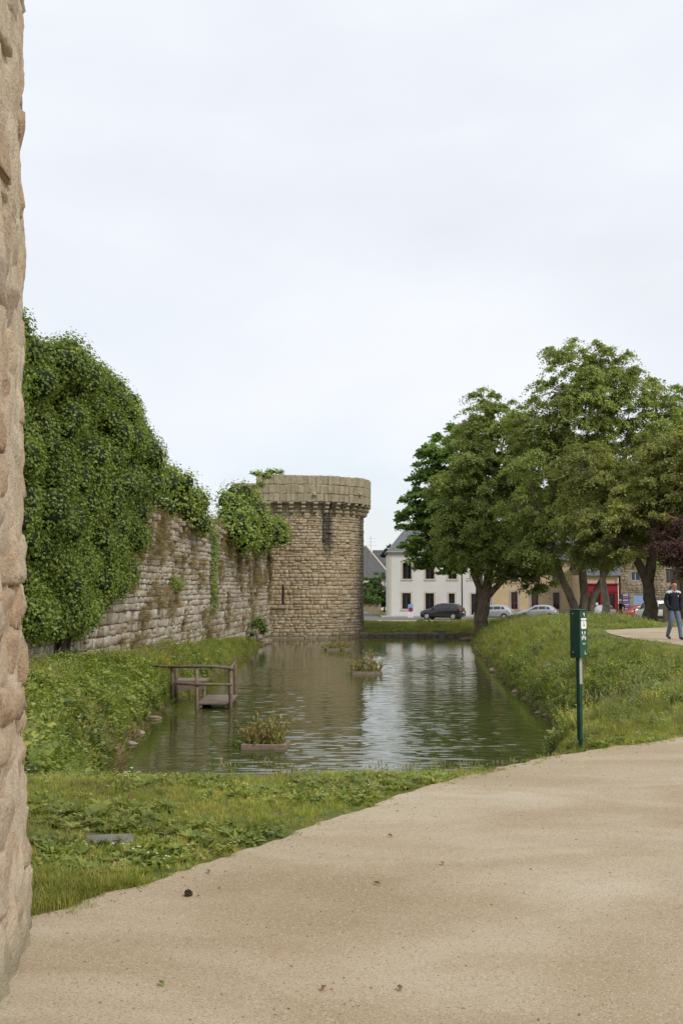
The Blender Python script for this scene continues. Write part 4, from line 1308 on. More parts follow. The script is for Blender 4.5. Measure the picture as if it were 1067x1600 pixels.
def gable_roof(root, x0, x1, y0, y1, ze, zr, mat, ov=0.3, name='roof', hip=0.0):
    ym = (y0 + y1) / 2
    mb = MB()
    t = 0.14
    a, b, c, d = x0 - ov, x1 + ov, y0 - ov, y1 + ov
    ra, rb = a + hip, b - hip
    for k in (0, -t):
        mb.add([(a, c, ze + k), (b, c, ze + k), (rb, ym, zr + k), (ra, ym, zr + k), (a, d, ze + k), (b, d, ze + k)], [(0, 1, 2, 3), (5, 4, 3, 2), (4, 0, 3), (1, 5, 2)] if hip else [(0, 1, 2, 3), (5, 4, 3, 2)])
    mb.add([(a, c, ze), (b, c, ze), (a, c, ze - t), (b, c, ze - t)], [(0, 2, 3, 1)])
    if not hip:
        mb.add([(a, c, ze), (ra, ym, zr), (a, d, ze), (a, c, ze - t), (ra, ym, zr - t), (a, d, ze - t)], [(0, 1, 4, 3), (1, 2, 5, 4)])
        mb.add([(b, c, ze), (rb, ym, zr), (b, d, ze), (b, c, ze - t), (rb, ym, zr - t), (b, d, ze - t)], [(0, 3, 4, 1), (1, 4, 5, 2)])
    return mb.build(name, mat, root)


GZ = -1.45
# --- white house
wh = empty('white_house', (0, 0, 0), 0, 'white rendered two-storey house with pale stone window surrounds and slate hip roof', 'house')
yf, x0, x1, ze = 118.0, 5.17, 16.3, 5.45
ups = [(6.62, 7.55, 2.52, 4.25), (9.1, 10.03, 2.52, 4.25), (11.55, 12.45, 2.52, 4.25), (14.1, 15.0, 2.52, 4.25)]
los = [(6.55, 7.48, -0.72, 1.0), (9.06, 9.98, -0.78, 0.98), (11.58, 12.22, -0.15, 0.95), (14.0, 15.05, -1.35, 0.92)]
facade(wh, x0, x1, yf, -1.8, ze, ups + los, M['render_white'], 0.28)
mb = MB(); mb.add([(x0, yf, -1.8), (x0, yf + 9, -1.8), (x0, yf + 9, ze), (x0, yf, ze)], [(0, 3, 2, 1)])
mb.add([(x1, yf + 9, -1.8), (x1, yf, -1.8), (x1, yf, ze), (x1, yf + 9, ze)], [(0, 3, 2, 1)])
mb.add([(x0, yf + 9, -1.8), (x1, yf + 9, -1.8), (x1, yf + 9, ze), (x0, yf + 9, ze)], [(0, 3, 2, 1)])
mb.build('side_wall', M['render_white'], wh)
for k, o_ in enumerate(ups + los):
    window(wh, *o_, yf, M['frame_dark'], 0.26, 1, 1, M['surround'], 0.17, 'door' if k == 7 else 'window', k != 7)
MB().b2(x0 - 0.04, x0 + 0.22, yf - 0.035, yf + 0.2, -1.8, ze - 0.29).build('corner_stones', M['surround'], wh)
MB().b2(x0 - 0.14, x1 + 0.1, yf - 0.16, yf + 0.2, ze - 0.28, ze - 0.02).build('cornice', M['surround'], wh, bevel=0.05)
gable_roof(wh, x0, x1, yf, yf + 9, ze, ze + 3.3, M['slate'], 0.22, 'roof', 2.6)
MB().b2(x0 - 0.25, x1 + 0.2, yf - 0.34, yf - 0.2, ze - 0.06, ze + 0.06).build('gutter', M['zinc'], wh)
MB().tube([(16.2, yf - 0.1, ze - 0.1), (16.2, yf - 0.1, -1.5)], 0.06, 8).build('downpipe', M['zinc'], wh)
# --- cream house
yh = empty('cream_house', (0, 0, 0), 0, 'long cream rendered house with red-framed windows in grey stone surrounds', 'house')
yf, x0, x1, ze = 118.3, 16.36, 26.4, 4.6
los = [(18.35, 19.05, -0.75, 1.1), (20.55, 21.3, -0.75, 1.05), (22.9, 23.6, -0.75, 1.05)]
ups = [(18.3, 19.0, 2.2, 3.6), (20.55, 21.25, 2.2, 3.6), (22.85, 23.55, 2.2, 3.6)]
facade(yh, x0, x1, yf, -1.8, ze, ups + los, M['render_cream'], 0.26)
mb = MB(); mb.add([(x1, yf + 8, -1.8), (x1, yf, -1.8), (x1, yf, ze), (x1, yf + 8, ze)], [(0, 3, 2, 1)])
mb.add([(x0, yf + 8, -1.8), (x1, yf + 8, -1.8), (x1, yf + 8, ze), (x0, yf + 8, ze)], [(0, 3, 2, 1)])
mb.build('side_wall', M['render_cream'], yh)
for o_ in los: window(yh, *o_, yf, M['frame_red'], 0.2, 1, 1, M['greytrim'], 0.2)
for o_ in ups: window(yh, *o_, yf, M['frame_red'], 0.2, 1, 1, M['greytrim'], 0.14)
MB().b2(x0 + 0.02, x1, yf - 0.05, yf + 0.1, -1.8, -0.9).build('base_course', M['greytrim'], yh)
gable_roof(yh, x0, x1, yf, yf + 8, ze, ze + 3.6, M['slate'], 0.25)
# --- red shop
sh = empty('red_shop', (0, 0, 0), 0, 'small shop with dark red painted front and slate roof', 'shop')
yf, x0, x1, ze = 112.0, 25.0, 28.4, 2.2
facade(sh, x0, x1, yf, -1.8, ze + 0.7, [(25.5, 26.5, -0.95, 0.95), (26.9, 28.0, -1.5, 0.95)], M['render_cream'], 0.3)
mb = MB()
mb.b2(x0 - 0.05, 25.5, yf - 0.12, yf - 0.005, -1.6, 1.9); mb.b2(26.5, 26.9, yf - 0.12, yf - 0.005, -1.6, 0.95); mb.b2(28.0, x1 + 0.02, yf - 0.12, yf - 0.005, -1.6, 1.9)
mb.b2(25.5, 28.0, yf - 0.12, yf - 0.005, 0.95, 1.9); mb.b2(25.5, 26.5, yf - 0.12, yf - 0.005, -1.6, -0.95)
mb.build('shop_front', M['shop_red'], sh, bevel=0.02)
MB().b2(x0, x1, yf - 0.20, yf - 0.125, 1.15, 1.7).build('fascia', M['shop_red'], sh, bevel=0.02)
MB().b2(x0 - 0.1, x1 + 0.08, yf - 0.3, yf - 0.005, 1.92, 2.02).build('fascia_cornice', M['shop_red'], sh)
window(sh, 25.5, 26.5, -0.95, 0.95, yf, M['shop_red'], 0.12, 1, 0)
window(sh, 26.9, 28.0, -1.5, 0.95, yf, M['shop_red'], 0.12, 1, 1, name='door')
mb = MB(); mb.add([(x1, yf + 7, -1.8), (x1, yf, -1.8), (x1, yf, ze + 0.7), (x1, yf + 7, ze + 0.7)], [(0, 3, 2, 1)])
mb.add([(x0, yf, -1.8), (x0, yf + 7, -1.8), (x0, yf + 7, ze + 0.7), (x0, yf, ze + 0.7)], [(0, 3, 2, 1)])
mb.build('side_wall', M['render_cream'], sh)
gable_roof(sh, x0, x1, yf, yf + 7, ze + 0.7, ze + 3.4, M['slate'], 0.3)
MB().tube([(28.32, yf - 0.2, 2.6), (28.32, yf - 0.2, -1.5)], 0.05, 8).build('downpipe', M['white_paint'], sh)
MB().b2(26.05, 26.3, yf + 0.02, yf + 0.04, -0.3, 0.05).build('notice', M['white_paint'], sh)
# --- stone house with blue door
sto = empty('stone_house', (0, 0, 0), 0, 'rough stone house with a pale blue door behind the right-hand trees', 'house')
yf, x0, x1, ze = 112.6, 28.75, 47, 4.9
facade(sto, x0, x1, yf, -1.8, ze, [(30.1, 31.3, -1.5, 0.9), (34.6, 35.5, -0.6, 0.9), (29.9, 30.8, 2.3, 3.2), (33.5, 34.4, 2.1, 3.5)], M['rubble'], 0.25)
items = []
z = -1.45
while z < 4.8:
    h = random.uniform(0.2, 0.36); x = x0
    while x < 38:
        l = random.uniform(0.25, 0.6); xc = x + l / 2; zc = z + h / 2
        if not any(a - l / 2 - 0.12 < xc < b + l / 2 + 0.12 and c - h / 2 - 0.1 < zc < d + h / 2 + 0.1 for a, b, c, d in [(30.1, 31.3, -1.5, 0.9), (34.6, 35.5, -0.6, 0.9), (29.9, 30.8, 2.3, 3.2), (33.5, 34.4, 2.1, 3.5)]):
            items.append(((xc, yf + 0.02 + random.uniform(-0.02, 0.02), zc), (1, 0), (0, -1), l * 0.92, 0.14, h * 0.9))
        x += l
    z += h
lay_blocks(items, 'wall_stone', M['rubble'], sto, 0, lambda it: 0, 'rubble_stones')
window(sto, 34.6, 35.5, -0.6, 0.9, yf, M['frame_dark'], 0.2, 1, 1, M['greytrim'], 0.15)
window(sto, 29.9, 30.8, 2.3, 3.2, yf, M['blue_door'], 0.16, 1, 0)
window(sto, 33.5, 34.4, 2.1, 3.5, yf, M['frame_dark'], 0.2, 1, 1)
dr = MB().b2(30.1, 31.3, yf + 0.1, yf + 0.16, -1.5, 0.9).build('door', M['blue_door'], sto)
for k in range(6): MB().b2(30.12 + k * 0.197, 30.12 + k * 0.197 + 0.18, yf + 0.07, yf + 0.1, -1.45, 0.88).build('door_plank', M['blue_door'], dr)
mb = MB(); mb.add([(x0, yf, -1.8), (x0, yf + 8, -1.8), (x0, yf + 8, ze), (x0, yf, ze)], [(0, 3, 2, 1)]); mb.build('side_wall', M['rubble'], sto)
gable_roof(sto, x0, x1, yf, yf + 8, ze, ze + 4, M['slate'], 0.2)
# blue poster board with bands of print
pb = empty('poster_board', (29.25, 112.45, -0.6), 0, 'tall blue poster board on the stone wall beside the red shop', 'sign')
MB().b2(-0.36, 0.36, -0.03, 0.03, -0.5, 1.55).build('board', M['blue_sign'], pb)
rp = random.Random(3)
for k, (zz, hh, mt) in enumerate([(1.35, 0.12, 'white_paint'), (1.1, 0.16, 'orange_paint'), (0.85, 0.10, 'white_paint'), (0.62, 0.12, 'orange_paint'), (0.40, 0.10, 'white_paint'), (0.18, 0.12, 'orange_paint'), (-0.02, 0.08, 'white_paint'), (-0.32, 0.16, 'white_paint')]):
    mb = MB(); x = -0.28
    while x < 0.24:
        l = rp.uniform(0.05, 0.12)
        mb.b2(x, x + l * 0.75, -0.036, -0.031, zz, zz + hh); x += l
    tag(mb.build('print', M[mt], pb), kind='stuff')
# --- slate-roofed houses far behind on the left
def far_house(name, label, c, rz, L, Wd, ze, zr, wallm, roofm, verge=None):
    rt_ = empty(name, (c[0], c[1], -1.6), rz, label, 'house')
    mb = MB()
    h = L / 2; w = Wd / 2
    mb.add([(-h, -w, 0), (h, -w, 0), (h, w, 0), (-h, w, 0), (-h, -w, ze), (h, -w, ze), (h, w, ze), (-h, w, ze), (-h, 0, zr), (h, 0, zr)],
           [(0, 1, 5, 4), (2, 3, 7, 6), (1, 2, 6, 9, 5), (3, 0, 4, 8, 7)])
    mb.build('wall', wallm, rt_)
    ro = gable_roof(rt_, -h, h, -w, w, ze + 0.1, zr + 0.15, roofm, 0.25)
    if verge is not None:
        mb = MB()
        for s_ in (-1, 1):
            mb.tube([(s_ * (h + 0.2), -w - 0.3, ze + 0.0), (s_ * (h + 0.2), 0, zr + 0.2), (s_ * (h + 0.2), w + 0.3, ze + 0.0)], 0.16, 4)
        mb.build('verge_boards', verge, ro)
    return rt_, ro


r1, ro1 = far_house('slate_house', 'grey slate-roofed house with cream gable edge half hidden by the tower', (-1.9, 155.5), R(40), 14, 11, 4.4, 9.1, M['render_white'], M['slate_dark'], M['surround'])
sk = MB().box((0, 0, 0), (0.7, 1.1, 0.08)).build('skylight', M['glass'], ro1)
sk.location = (5.6, -3.4, 6.3); sk.rotation_euler = (R(40.5), 0, 0)
r2, ro2 = far_house('gabled_house', 'slate-roofed house showing between the tower and the white house', (11.5, 172.0), R(12), 13, 9, 4.0, 8.9, M['render_cream'], M['slate_dark'])
an = empty('television_aerial', (4.25, 158, 5.5), 0, 'thin rooftop television aerial beside the tower', 'aerial')
mb = MB(); mb.tube([(0, 0, -1.5), (0, 0, 3.6)], 0.03, 5)
mb.build('mast', M['zinc'], an)
mb = MB()
for k in range(3): mb.tube([(-0.5, 0, 2.2 + k * 0.5), (0.7, 0, 2.2 + k * 0.5)], 0.02, 4)
tag(mb.build('rods', M['zinc'], an), kind='stuff')
# low garden wall with brown clipped hedge
gw = empty('garden_wall', (0, 0, 0), 0, 'low brown garden wall with clipped hedge left of the white house', 'wall')
MB().b2(-6, 4.9, 135.5, 136.0, -1.6, -0.35).build('wall', M['rubble'], gw)
P_ = np.stack([rng.uniform(-6, 4.9, 4500), rng.uniform(135.2, 136.2, 4500), rng.uniform(-0.45, 0.45, 4500)], -1)
link('hedge_top', leaf_mesh('hedge_top', P_, rng.normal(size=(4500, 3)) + np.array([0, -0.4, 0.6]), 0.2), M['hedge'], gw)

# ------------------------------------------------------------------ quay wall, sluice post, log, rocks
qw = empty('quay_wall', (0, 84.7, -2.2), 0, 'low stone retaining wall at the far end of the moat', 'wall')
MB().b2(1.2, 8.6, 0.06, 0.5, -0.6, 0.30).build('core', M['wall_mortar'], qw)
for row in range(2):
    x = 1.3 + row * 0.2
    k = 0
    while x < 8.5:
        l = random.uniform(0.4, 0.8)
        V, Fq = TEMPL[random.randrange(8)]
        m_ = MB(); h = 0.22
        m_.add([(v[0] * l * 0.95, -v[1] * 0.3, v[2] * h * 0.93) for v in V], [tuple(reversed(f)) for f in Fq])
        m_.build('stone', M['quay'], qw, loc=(x + l / 2, 0.0 + random.uniform(-0.02, 0.02), -0.03 + row * 0.23))
        x += l
sp = empty('sluice_post', (7.7, 84.35, -2.2), 0, 'pale grey sluice post standing against the quay wall', 'post')
MB().b2(-0.22, 0.22, -0.12, 0.15, -0.3, 0.42).build('post', M['slab'], sp, bevel=0.02)
MB().b2(-0.26, 0.26, -0.16, 0.19, 0.425, 0.5).build('cap', M['slab'], sp, bevel=0.02)
lg = empty('fallen_log', (9.3, 79.0, zt(9.3, 79.0) + 0.06), R(14), 'short pale log lying on the far bank below the thick tree', 'log')
MB().tube([(-0.8, 0, 0.02), (-0.2, 0.05, 0.05), (0.4, 0, 0.1), (0.9, 0.05, 0.07)], [0.13, 0.15, 0.14, 0.10], 9, jit=0.1).build('log', M['wood'], lg, smooth=True)
MB().tube([(0.2, 0, 0.1), (0.5, -0.2, 0.3)], [0.06, 0.03], 6).build('stub', M['wood'], lg, smooth=True)
rocks = []
for k in range(5):
    bm = bmesh.new(); bmesh.ops.create_icosphere(bm, subdivisions=2, radius=0.5)
    for v in bm.verts:
        n_ = float(fbm(np.array([v.co.x * 3 + k * 9]), np.array([v.co.y * 3]), np.array([v.co.z * 3]), seed=80 + k)[0])
        v.co *= 0.6 + 0.8 * n_
        v.co.z *= 0.62
    me = bpy.data.meshes.new('rock'); bm.to_mesh(me); bm.free(); me.materials.append(M['rock']); rocks.append(me)
rk = [(6.62, 49.4, .55), (6.75, 50.6, .4), (6.1, 39.8, .5), (6.2, 39.1, .45), (6.15, 38.2, .3), (6.17, 36.9, .55), (6.1, 36.0, .35), (5.87, 32.4, .5), (5.98, 31.2, .55), (5.85, 30.6, .35), (5.7, 33.2, .28), (-5.2, 28.6, .5), (-5.05, 26.8, .4), (-4.9, 24.3, .35), (-5.35, 31.8, .5), (6.5, 46.0, .35), (-4.2, 21.2, .3), (-5.25, 77.5, .6), (-5.0, 78.3, .4)]
for k, (x, y, s_) in enumerate(rk):
    o = bpy.data.objects.new('rock', rocks[k % 5]); C.objects.link(o)
    o.location = (x + 0.22 if x > 0 else x - 0.1, y, -2.2 + 0.02); o.scale = (s_ * 0.7, s_ * random.uniform(0.6, 1.2), s_ * 0.6); o.rotation_euler = (0, 0, random.uniform(0, 6))
    tag(o, 'rough brown rock at the water edge under the %s bank' % ('right flowery' if x > 0 else 'left weedy'), 'rock', 'rocks along the %s shore' % ('right' if x > 0 else 'left'))

# ------------------------------------------------------------------ landing stage
ls = empty('landing_stage', (-4.0, 34.4, -2.2), 0, 'rustic wooden landing stage with log railings in the water', 'jetty')


def LS(p): return (p[0] + 4.0, p[1] - 34.4, p[2] + 2.2)


def log(name, pts, r, mat='wood'):
    return MB().tube([LS(p) for p in pts], r, 8, jit=0.08).build(name, M[mat], ls, smooth=True)


for x, y, z0, z1 in [(-4.53, 34.4, -2.9, -0.90), (-3.47, 34.4, -2.9, -0.94), (-3.60, 37.2, -2.9, -0.92), (-5.32, 34.5, -1.9, -0.88), (-5.26, 34.95, -1.9, -0.90), (-4.5, 36.0, -2.9, -1.45), (-3.52, 34.75, -2.9, -1.0)]:
    log('post', [(x, y, z0), (x + 0.01, y, (z0 + z1) / 2), (x - 0.01, y, z1)], 0.055)
log('top_rail', [(-5.42, 34.38, -0.89), (-4.5, 34.36, -0.86), (-3.9, 34.38, -0.88), (-3.38, 34.38, -0.93)], 0.05)
log('lower_rail', [(-5.25, 34.36, -1.39), (-4.5, 34.34, -1.42), (-3.42, 34.36, -1.43)], 0.042)
log('top_rail', [(-3.47, 34.3, -0.93), (-3.6, 37.3, -0.91)], 0.045)
log('top_rail', [(-5.36, 34.5, -0.89), (-5.9, 35.0, -0.90), (-6.4, 35.45, -0.92)], 0.04)
log('post', [(-6.36, 35.5, -1.5), (-6.36, 35.5, -0.9)], 0.05)
for k in range(12):
    y0_ = 34.45 + k * 0.215
    MB().box(LS((-4.0, y0_ + 0.1, -2.03 + random.uniform(-0.006, 0.006))), (1.02 + random.uniform(-0.03, 0.03), 0.195, 0.045), (0, 0, random.uniform(-0.015, 0.015))).build('deck_plank', M['plank'], ls)
for x in (-4.42, -3.6): MB().b2(*[v for v in (x + 4.0 - 0.05, x + 4.0 + 0.05)], 0.08, 2.6, 0.03, 0.135).build('beam', M['wood'], ls)
for k in range(5):
    MB().box(LS((-5.0, 35.95 + k * 0.22, -1.46)), (1.1, 0.2, 0.05), (0, 0, random.uniform(-0.02, 0.02))).build('step_plank', M['plank'], ls)
MB().box(LS((-5.0, 35.88, -1.62)), (1.08, 0.08, 0.22)).build('step_beam', M['wood'], ls)

# ------------------------------------------------------------------ floating planters
def planter(x0, x1, y, dep, label, seed, h, dense):
    rr = random.Random(seed)
    xc = (x0 + x1) / 2; w = (x1 - x0)
    rt_ = empty('floating_planter', (xc, y, -2.2), R(rr.uniform(-6, 6)), label, 'planter', 'planted rafts floating on the moat')
    for sx, sy, lx, ly in ((0, -dep / 2, w, 0.09), (0, dep / 2, w, 0.09), (-w / 2 + 0.045, 0, 0.09, dep - 0.1), (w / 2 - 0.045, 0, 0.09, dep - 0.1)):
        MB().box((sx, sy, 0.03), (lx, ly, 0.17)).build('side_board', M['float'], rt_, bevel=0.01)
    MB().b2(-w / 2 + 0.05, w / 2 - 0.05, -dep / 2 + 0.05, dep / 2 - 0.05, -0.05, 0.07).build('soil', M['wall_mortar'], rt_)
    n = dense
    P, Nv, AX = [], [], []
    nr = np.random.default_rng(seed)
    for k in range(n):
        bx_, by2 = nr.uniform(-w / 2 + 0.1, w / 2 - 0.1), nr.uniform(-dep / 2 + 0.1, dep / 2 - 0.1)
        hh = h * nr.uniform(0.35, 1.0) * (0.55 + 0.6 * math.exp(-((bx_ - 0.1 * w) / (0.3 * w)) ** 2))
        lean = nr.normal(size=2) * 0.12
        for q in range(9):
            t = (q + nr.uniform(0, 1)) / 9
            P.append((bx_ + lean[0] * t * 2 + nr.normal() * 0.03, by2 + lean[1] * t * 2 + nr.normal() * 0.03, 0.08 + hh * t))
            Nv.append(nr.normal(size=3) + np.array([0, -0.6, 0.2])); AX.append((lean[0], lean[1], 1.0))
    link('plants', leaf_mesh('plants', np.array(P), np.array(Nv), nr.uniform(0.08, 0.17, len(P)), 0.32, None, 0.1, np.array(AX)), M['redplant'], rt_)
    lo_ = [(nr.uniform(-w / 2, w / 2 - 0.2), nr.uniform(-dep / 2, dep / 2), 0.12, 0.16, 0.16, 0.10) for k in range(6)] + [(-w / 2 - 0.1, 0, 0.12, 0.2, 0.2, 0.12), (-w / 2 + 0.1, -0.1, 0.16, 0.2, 0.2, 0.14)]
    P2, N2 = lobe_leaves(lo_, 160, 0.08, 0.6, 0.25)
    link('leafy_plants', leaf_mesh('leafy_plants', P2, N2, nr.uniform(0.06, 0.12, len(P2)), 0.6), M['bush'] if seed % 2 else M['olivegrass'], rt_)
    return rt_


planter(-2.33, -1.27, 26.3, 0.75, 'nearest floating planter with reddish and green water plants', 31, 0.78, 120)
planter(0.45, 1.80, 48.6, 1.0, 'floating planter with tall tawny plants in mid moat', 33, 0.95, 140)
planter(-0.9, 0.56, 66.8, 1.1, 'farthest floating planter near the foot of the tower', 35, 0.62, 90)

# ------------------------------------------------------------------ dog-waste dispenser post
dp = empty('dispenser_post', (2.47, 11.42, 0), R(0), 'dark green dog waste bag dispenser on a post beside the path', 'dispenser')
# main box is turned so that a shaded left side and the printed front both show
RZ = R(40)
cz, sz_ = math.cos(RZ), math.sin(RZ)


def DP(mb, nm, mat, bevel=0.0, parent=None):
    o = mb.build(nm, mat, parent or dp, bevel=bevel)
    if parent is None: o.rotation_euler = (0, 0, RZ)
    return o


DP(MB().b2(-0.022, 0.022, -0.022, 0.022, -0.3, 0.90), 'post', M['green_paint'], 0.004)
DP(MB().b2(0.0225, 0.025, -0.019, 0.019, 0.0, 0.16), 'bare_foot', M['zinc'])
DP(MB().b2(-0.0205, 0.0205, -0.0255, -0.0225, 0.60, 0.90), 'guide_strip', M['zinc'])
bx_o = DP(MB().b2(-0.062, 0.062, -0.058, 0.062, 0.87, 1.36), 'box', M['green_paint'], 0.006)
fr_o = DP(MB().b2(-0.06, 0.06, -0.066, -0.0585, 0.875, 1.355), 'front_panel', M['green_front'], 0.002)
DP(MB().b2(-0.068, 0.068, -0.07, 0.068, 1.361, 1.373), 'lid', M['green_front'], 0.003)
fy_ = -0.0672


def front(nm, mb, mat):
    return DP(mb, nm, mat, 0.0, fr_o)


def disc(mb, x, z, rx, rz, n=14, y=fy_):
    return mb.add([(x + rx * math.cos(2 * math.pi * k / n), y, z + rz * math.sin(2 * math.pi * k / n)) for k in range(n)], [tuple(range(n))])


def bar(mb, xa, za, xb, zb, w, y=fy_):
    d = Vector((xb - xa, zb - za)); nrm = Vector((-d.y, d.x)).normalized() * w / 2
    return mb.add([(xa - nrm.x, y, za - nrm.y), (xb - nrm.x, y, zb - nrm.y), (xb + nrm.x, y, zb + nrm.y), (xa + nrm.x, y, za + nrm.y)], [(0, 1, 2, 3)])


mb = MB(); disc(mb, 0.01, 1.325, 0.010, 0.012); bar(mb, 0.012, 1.315, 0.018, 1.300, 0.008); front('keyhole_mark', mb, M['white_paint'])
mb = MB(); bar(mb, -0.040, 1.272, 0.048, 1.272, 0.020); front('caption', mb, M['white_paint'])
mb = MB()
q = [(0.045 * sx * (1 if abs(sx) < 1 else 1), sz) for sx, sz in ()]
pts_ = []
for cx_, cz_, a0 in ((0.030, 1.238, 0), (-0.022, 1.238, 90), (-0.022, 1.188, 180), (0.030, 1.188, 270)):
    for k in range(5):
        a = R(a0 + k * 22.5); pts_.append((cx_ + 0.018 * math.cos(a), fy_, cz_ + 0.018 * math.sin(a)))
mb.add(pts_, [tuple(range(len(pts_)))]); front('pictogram_panel', mb, M['white_paint'])
mb = MB(); y2 = fy_ - 0.0006
bar(mb, 0.004, 1.240, 0.004, 1.205, 0.005, y2); bar(mb, 0.004, 1.225, 0.016, 1.205, 0.004, y2); bar(mb, -0.002, 1.203, 0.018, 1.203, 0.007, y2); disc(mb, 0.004, 1.243, 0.005, 0.006, 10, y2); front('pictogram', mb, M['tyre'])
mb = MB()
for (x, za, zb, w) in ((-0.021, 1.112, 1.150, 0.017), (0.021, 1.112, 1.150, 0.017), (-0.026, 1.052, 1.100, 0.014), (0.001, 1.062, 1.112, 0.016), (0.028, 1.052, 1.098, 0.015)):
    disc(mb, x, (za + zb) / 2, w / 2, (zb - za) / 2)
front('paw_print', mb, M['white_paint'])
mb = MB()
for k in range(6):
    a0, a1 = R(200 + k * 23.3), R(200 + (k + 1) * 23.3)
    bar(mb, 0.004 + 0.023 * math.cos(a0), 1.036 + 0.023 * math.sin(a0), 0.004 + 0.023 * math.cos(a1), 1.036 + 0.023 * math.sin(a1), 0.007)
front('arc_mark', mb, M['white_paint'])
mb = MB(); bar(mb, 0.018, 0.945, 0.018, 0.915, 0.006); bar(mb, 0.015, 0.912, 0.045, 0.912, 0.006); front('corner_mark', mb, M['white_paint'])
for zz in (0.93, 1.33): DP(MB().tube([(-0.068, 0.02, zz), (-0.060, 0.02, zz)], 0.007, 8), 'bolt', M['zinc'])
DP(MB().tube([(-0.03, -0.064, 0.873), (-0.03, -0.060, 0.873)], 0.006, 8), 'bolt', M['zinc'])

# ------------------------------------------------------------------ no-parking sign and slim street pole by the white house
ns = empty('parking_sign', (6.95, 110.0, -1.54), 0, 'small no parking sign with light blue plate before the white house', 'sign')
MB().tube([(0, 0, 0), (0, 0, 1.35)], 0.03, 8).build('post', M['zinc'], ns)
MB().b2(-0.26, 0.26, -0.04, -0.032, 0.75, 1.45).build('plate', M['sign_blue'], ns)
mb = MB(); disc(mb, 0, 0.92, 0.24, 0.24, 20, -0.042); mb.build('red_ring', M['sign_red'], ns)
mb = MB(); disc(mb, 0, 0.92, 0.17, 0.17, 20, -0.044); mb.build('blue_disc', M['blue_sign'], ns)
mb = MB(); bar(mb, -0.13, 1.05, 0.13, 0.79, 0.05, -0.046); mb.build('red_slash', M['sign_red'], ns)
MB().b2(-0.28, 0.28, -0.04, -0.032, 0.12, 0.66).build('lower_plate', M['white_paint'], ns)
lp = empty('street_pole', (12.75, 115.6, -1.5), 0, 'thin dark brown street lamp pole in front of the white house', 'lamp post')
MB().tube([(0, 0, 0), (0, 0, 0.9), (0, 0, 5.4)], [0.11, 0.09, 0.075], 10).build('pole', M['pole'], lp, smooth=True)
MB().tube([(0, 0, 5.4), (0, -0.1, 5.7), (0, -0.7, 5.8)], 0.04, 8).build('arm', M['pole'], lp)
MB().box((0, -0.9, 5.76), (0.24, 0.6, 0.12)).build('lamp_head', M['zinc'], lp, bevel=0.03)


# ------------------------------------------------------------------ small plants used by the ground cover (kept out of the scene, drawn as instances)
def tuft(name, n, h, w, spread, bend, mat, seed, flop=0.3):
    r = random.Random(seed); mb = MB()
    for k in range(n):
        a = r.uniform(0, 6.283); rad = spread * math.sqrt(r.random())
        x, y = rad * math.cos(a), rad * math.sin(a)
        b = a + r.uniform(-0.8, 0.8)
        dx, dy = math.cos(b), math.sin(b)
        hh = h * r.uniform(0.45, 1.0); bd = bend * r.uniform(0.3, 1.2) * hh
        px, py = -dy * w / 2, dx * w / 2
        p0 = (x, y, -0.02); p1 = (x + dx * bd * 0.35, y + dy * bd * 0.35, hh * 0.55); p2 = (x + dx * bd, y + dy * bd, hh * (1 - flop * r.random() * 0.5))
        mb.tv = r.random() * 0.35
        mb.add([(p0[0] - px, p0[1] - py, p0[2]), (p0[0] + px, p0[1] + py, p0[2]), (p1[0] + px * 0.8, p1[1] + py * 0.8, p1[2]), (p1[0] - px * 0.8, p1[1] - py * 0.8, p1[2]), p2], [(0, 1, 2, 3), (3, 2, 4)])
    me = mb.mesh(name); me.materials.append(mat)
    return bpy.data.objects.new(name, me)


def leafy(name, stems, per, h, leaf, mat, seed, spread=0.12, aspect=0.6, lean=0.25):
    r = np.random.default_rng(seed)
    P, Nv, AX = [], [], []
    for s in range(stems):
        a = r.uniform(0, 6.283); d = np.array([math.cos(a), math.sin(a)])
        b0 = d * spread * r.uniform(0, 1); hh = h * r.uniform(0.5, 1.0)
        for k in range(per):
            t = (k + 0.5) / per
            c = r.uniform(0, 6.283); o = np.array([math.cos(c), math.sin(c)]) * leaf * 0.5
            P.append((b0[0] + d[0] * lean * hh * t + o[0], b0[1] + d[1] * lean * hh * t + o[1], hh * t))
            Nv.append((o[0] * 5 + r.normal() * 0.3, o[1] * 5 + r.normal() * 0.3, 0.9)); AX.append((o[0], o[1], 0.1))
    me = leaf_mesh(name, np.array(P), np.array(Nv), leaf * r.uniform(0.6, 1.2, len(P)), aspect, r.random(len(P)) * 0.35, 0.08, np.array(AX) * 20)
    me.materials.append(mat)
    return bpy.data.objects.new(name, me)


def rosette(name, n, L, mat, seed, aspect=0.38, lift=0.35):
    r = np.random.default_rng(seed)
    P, Nv, AX, Sz = [], [], [], []
    for k in range(n):
        a = 6.283 * k / n + r.uniform(-0.3, 0.3); d = np.array([math.cos(a), math.sin(a), 0])
        l = L * r.uniform(0.6, 1.1); up = lift * r.uniform(0.2, 1.2)
        P.append(d * l * 0.5 + np.array([0, 0, l * up * 0.5 + 0.015])); Nv.append(-d * up + np.array([0, 0, 1])); AX.append((d + np.array([0, 0, up])) * 8); Sz.append(l)
    me = leaf_mesh(name, np.array(P), np.array(Nv), np.array(Sz), aspect, r.random(n) * 0.3, 0.06, np.array(AX))
    me.materials.append(mat)
    return bpy.data.objects.new(name, me)


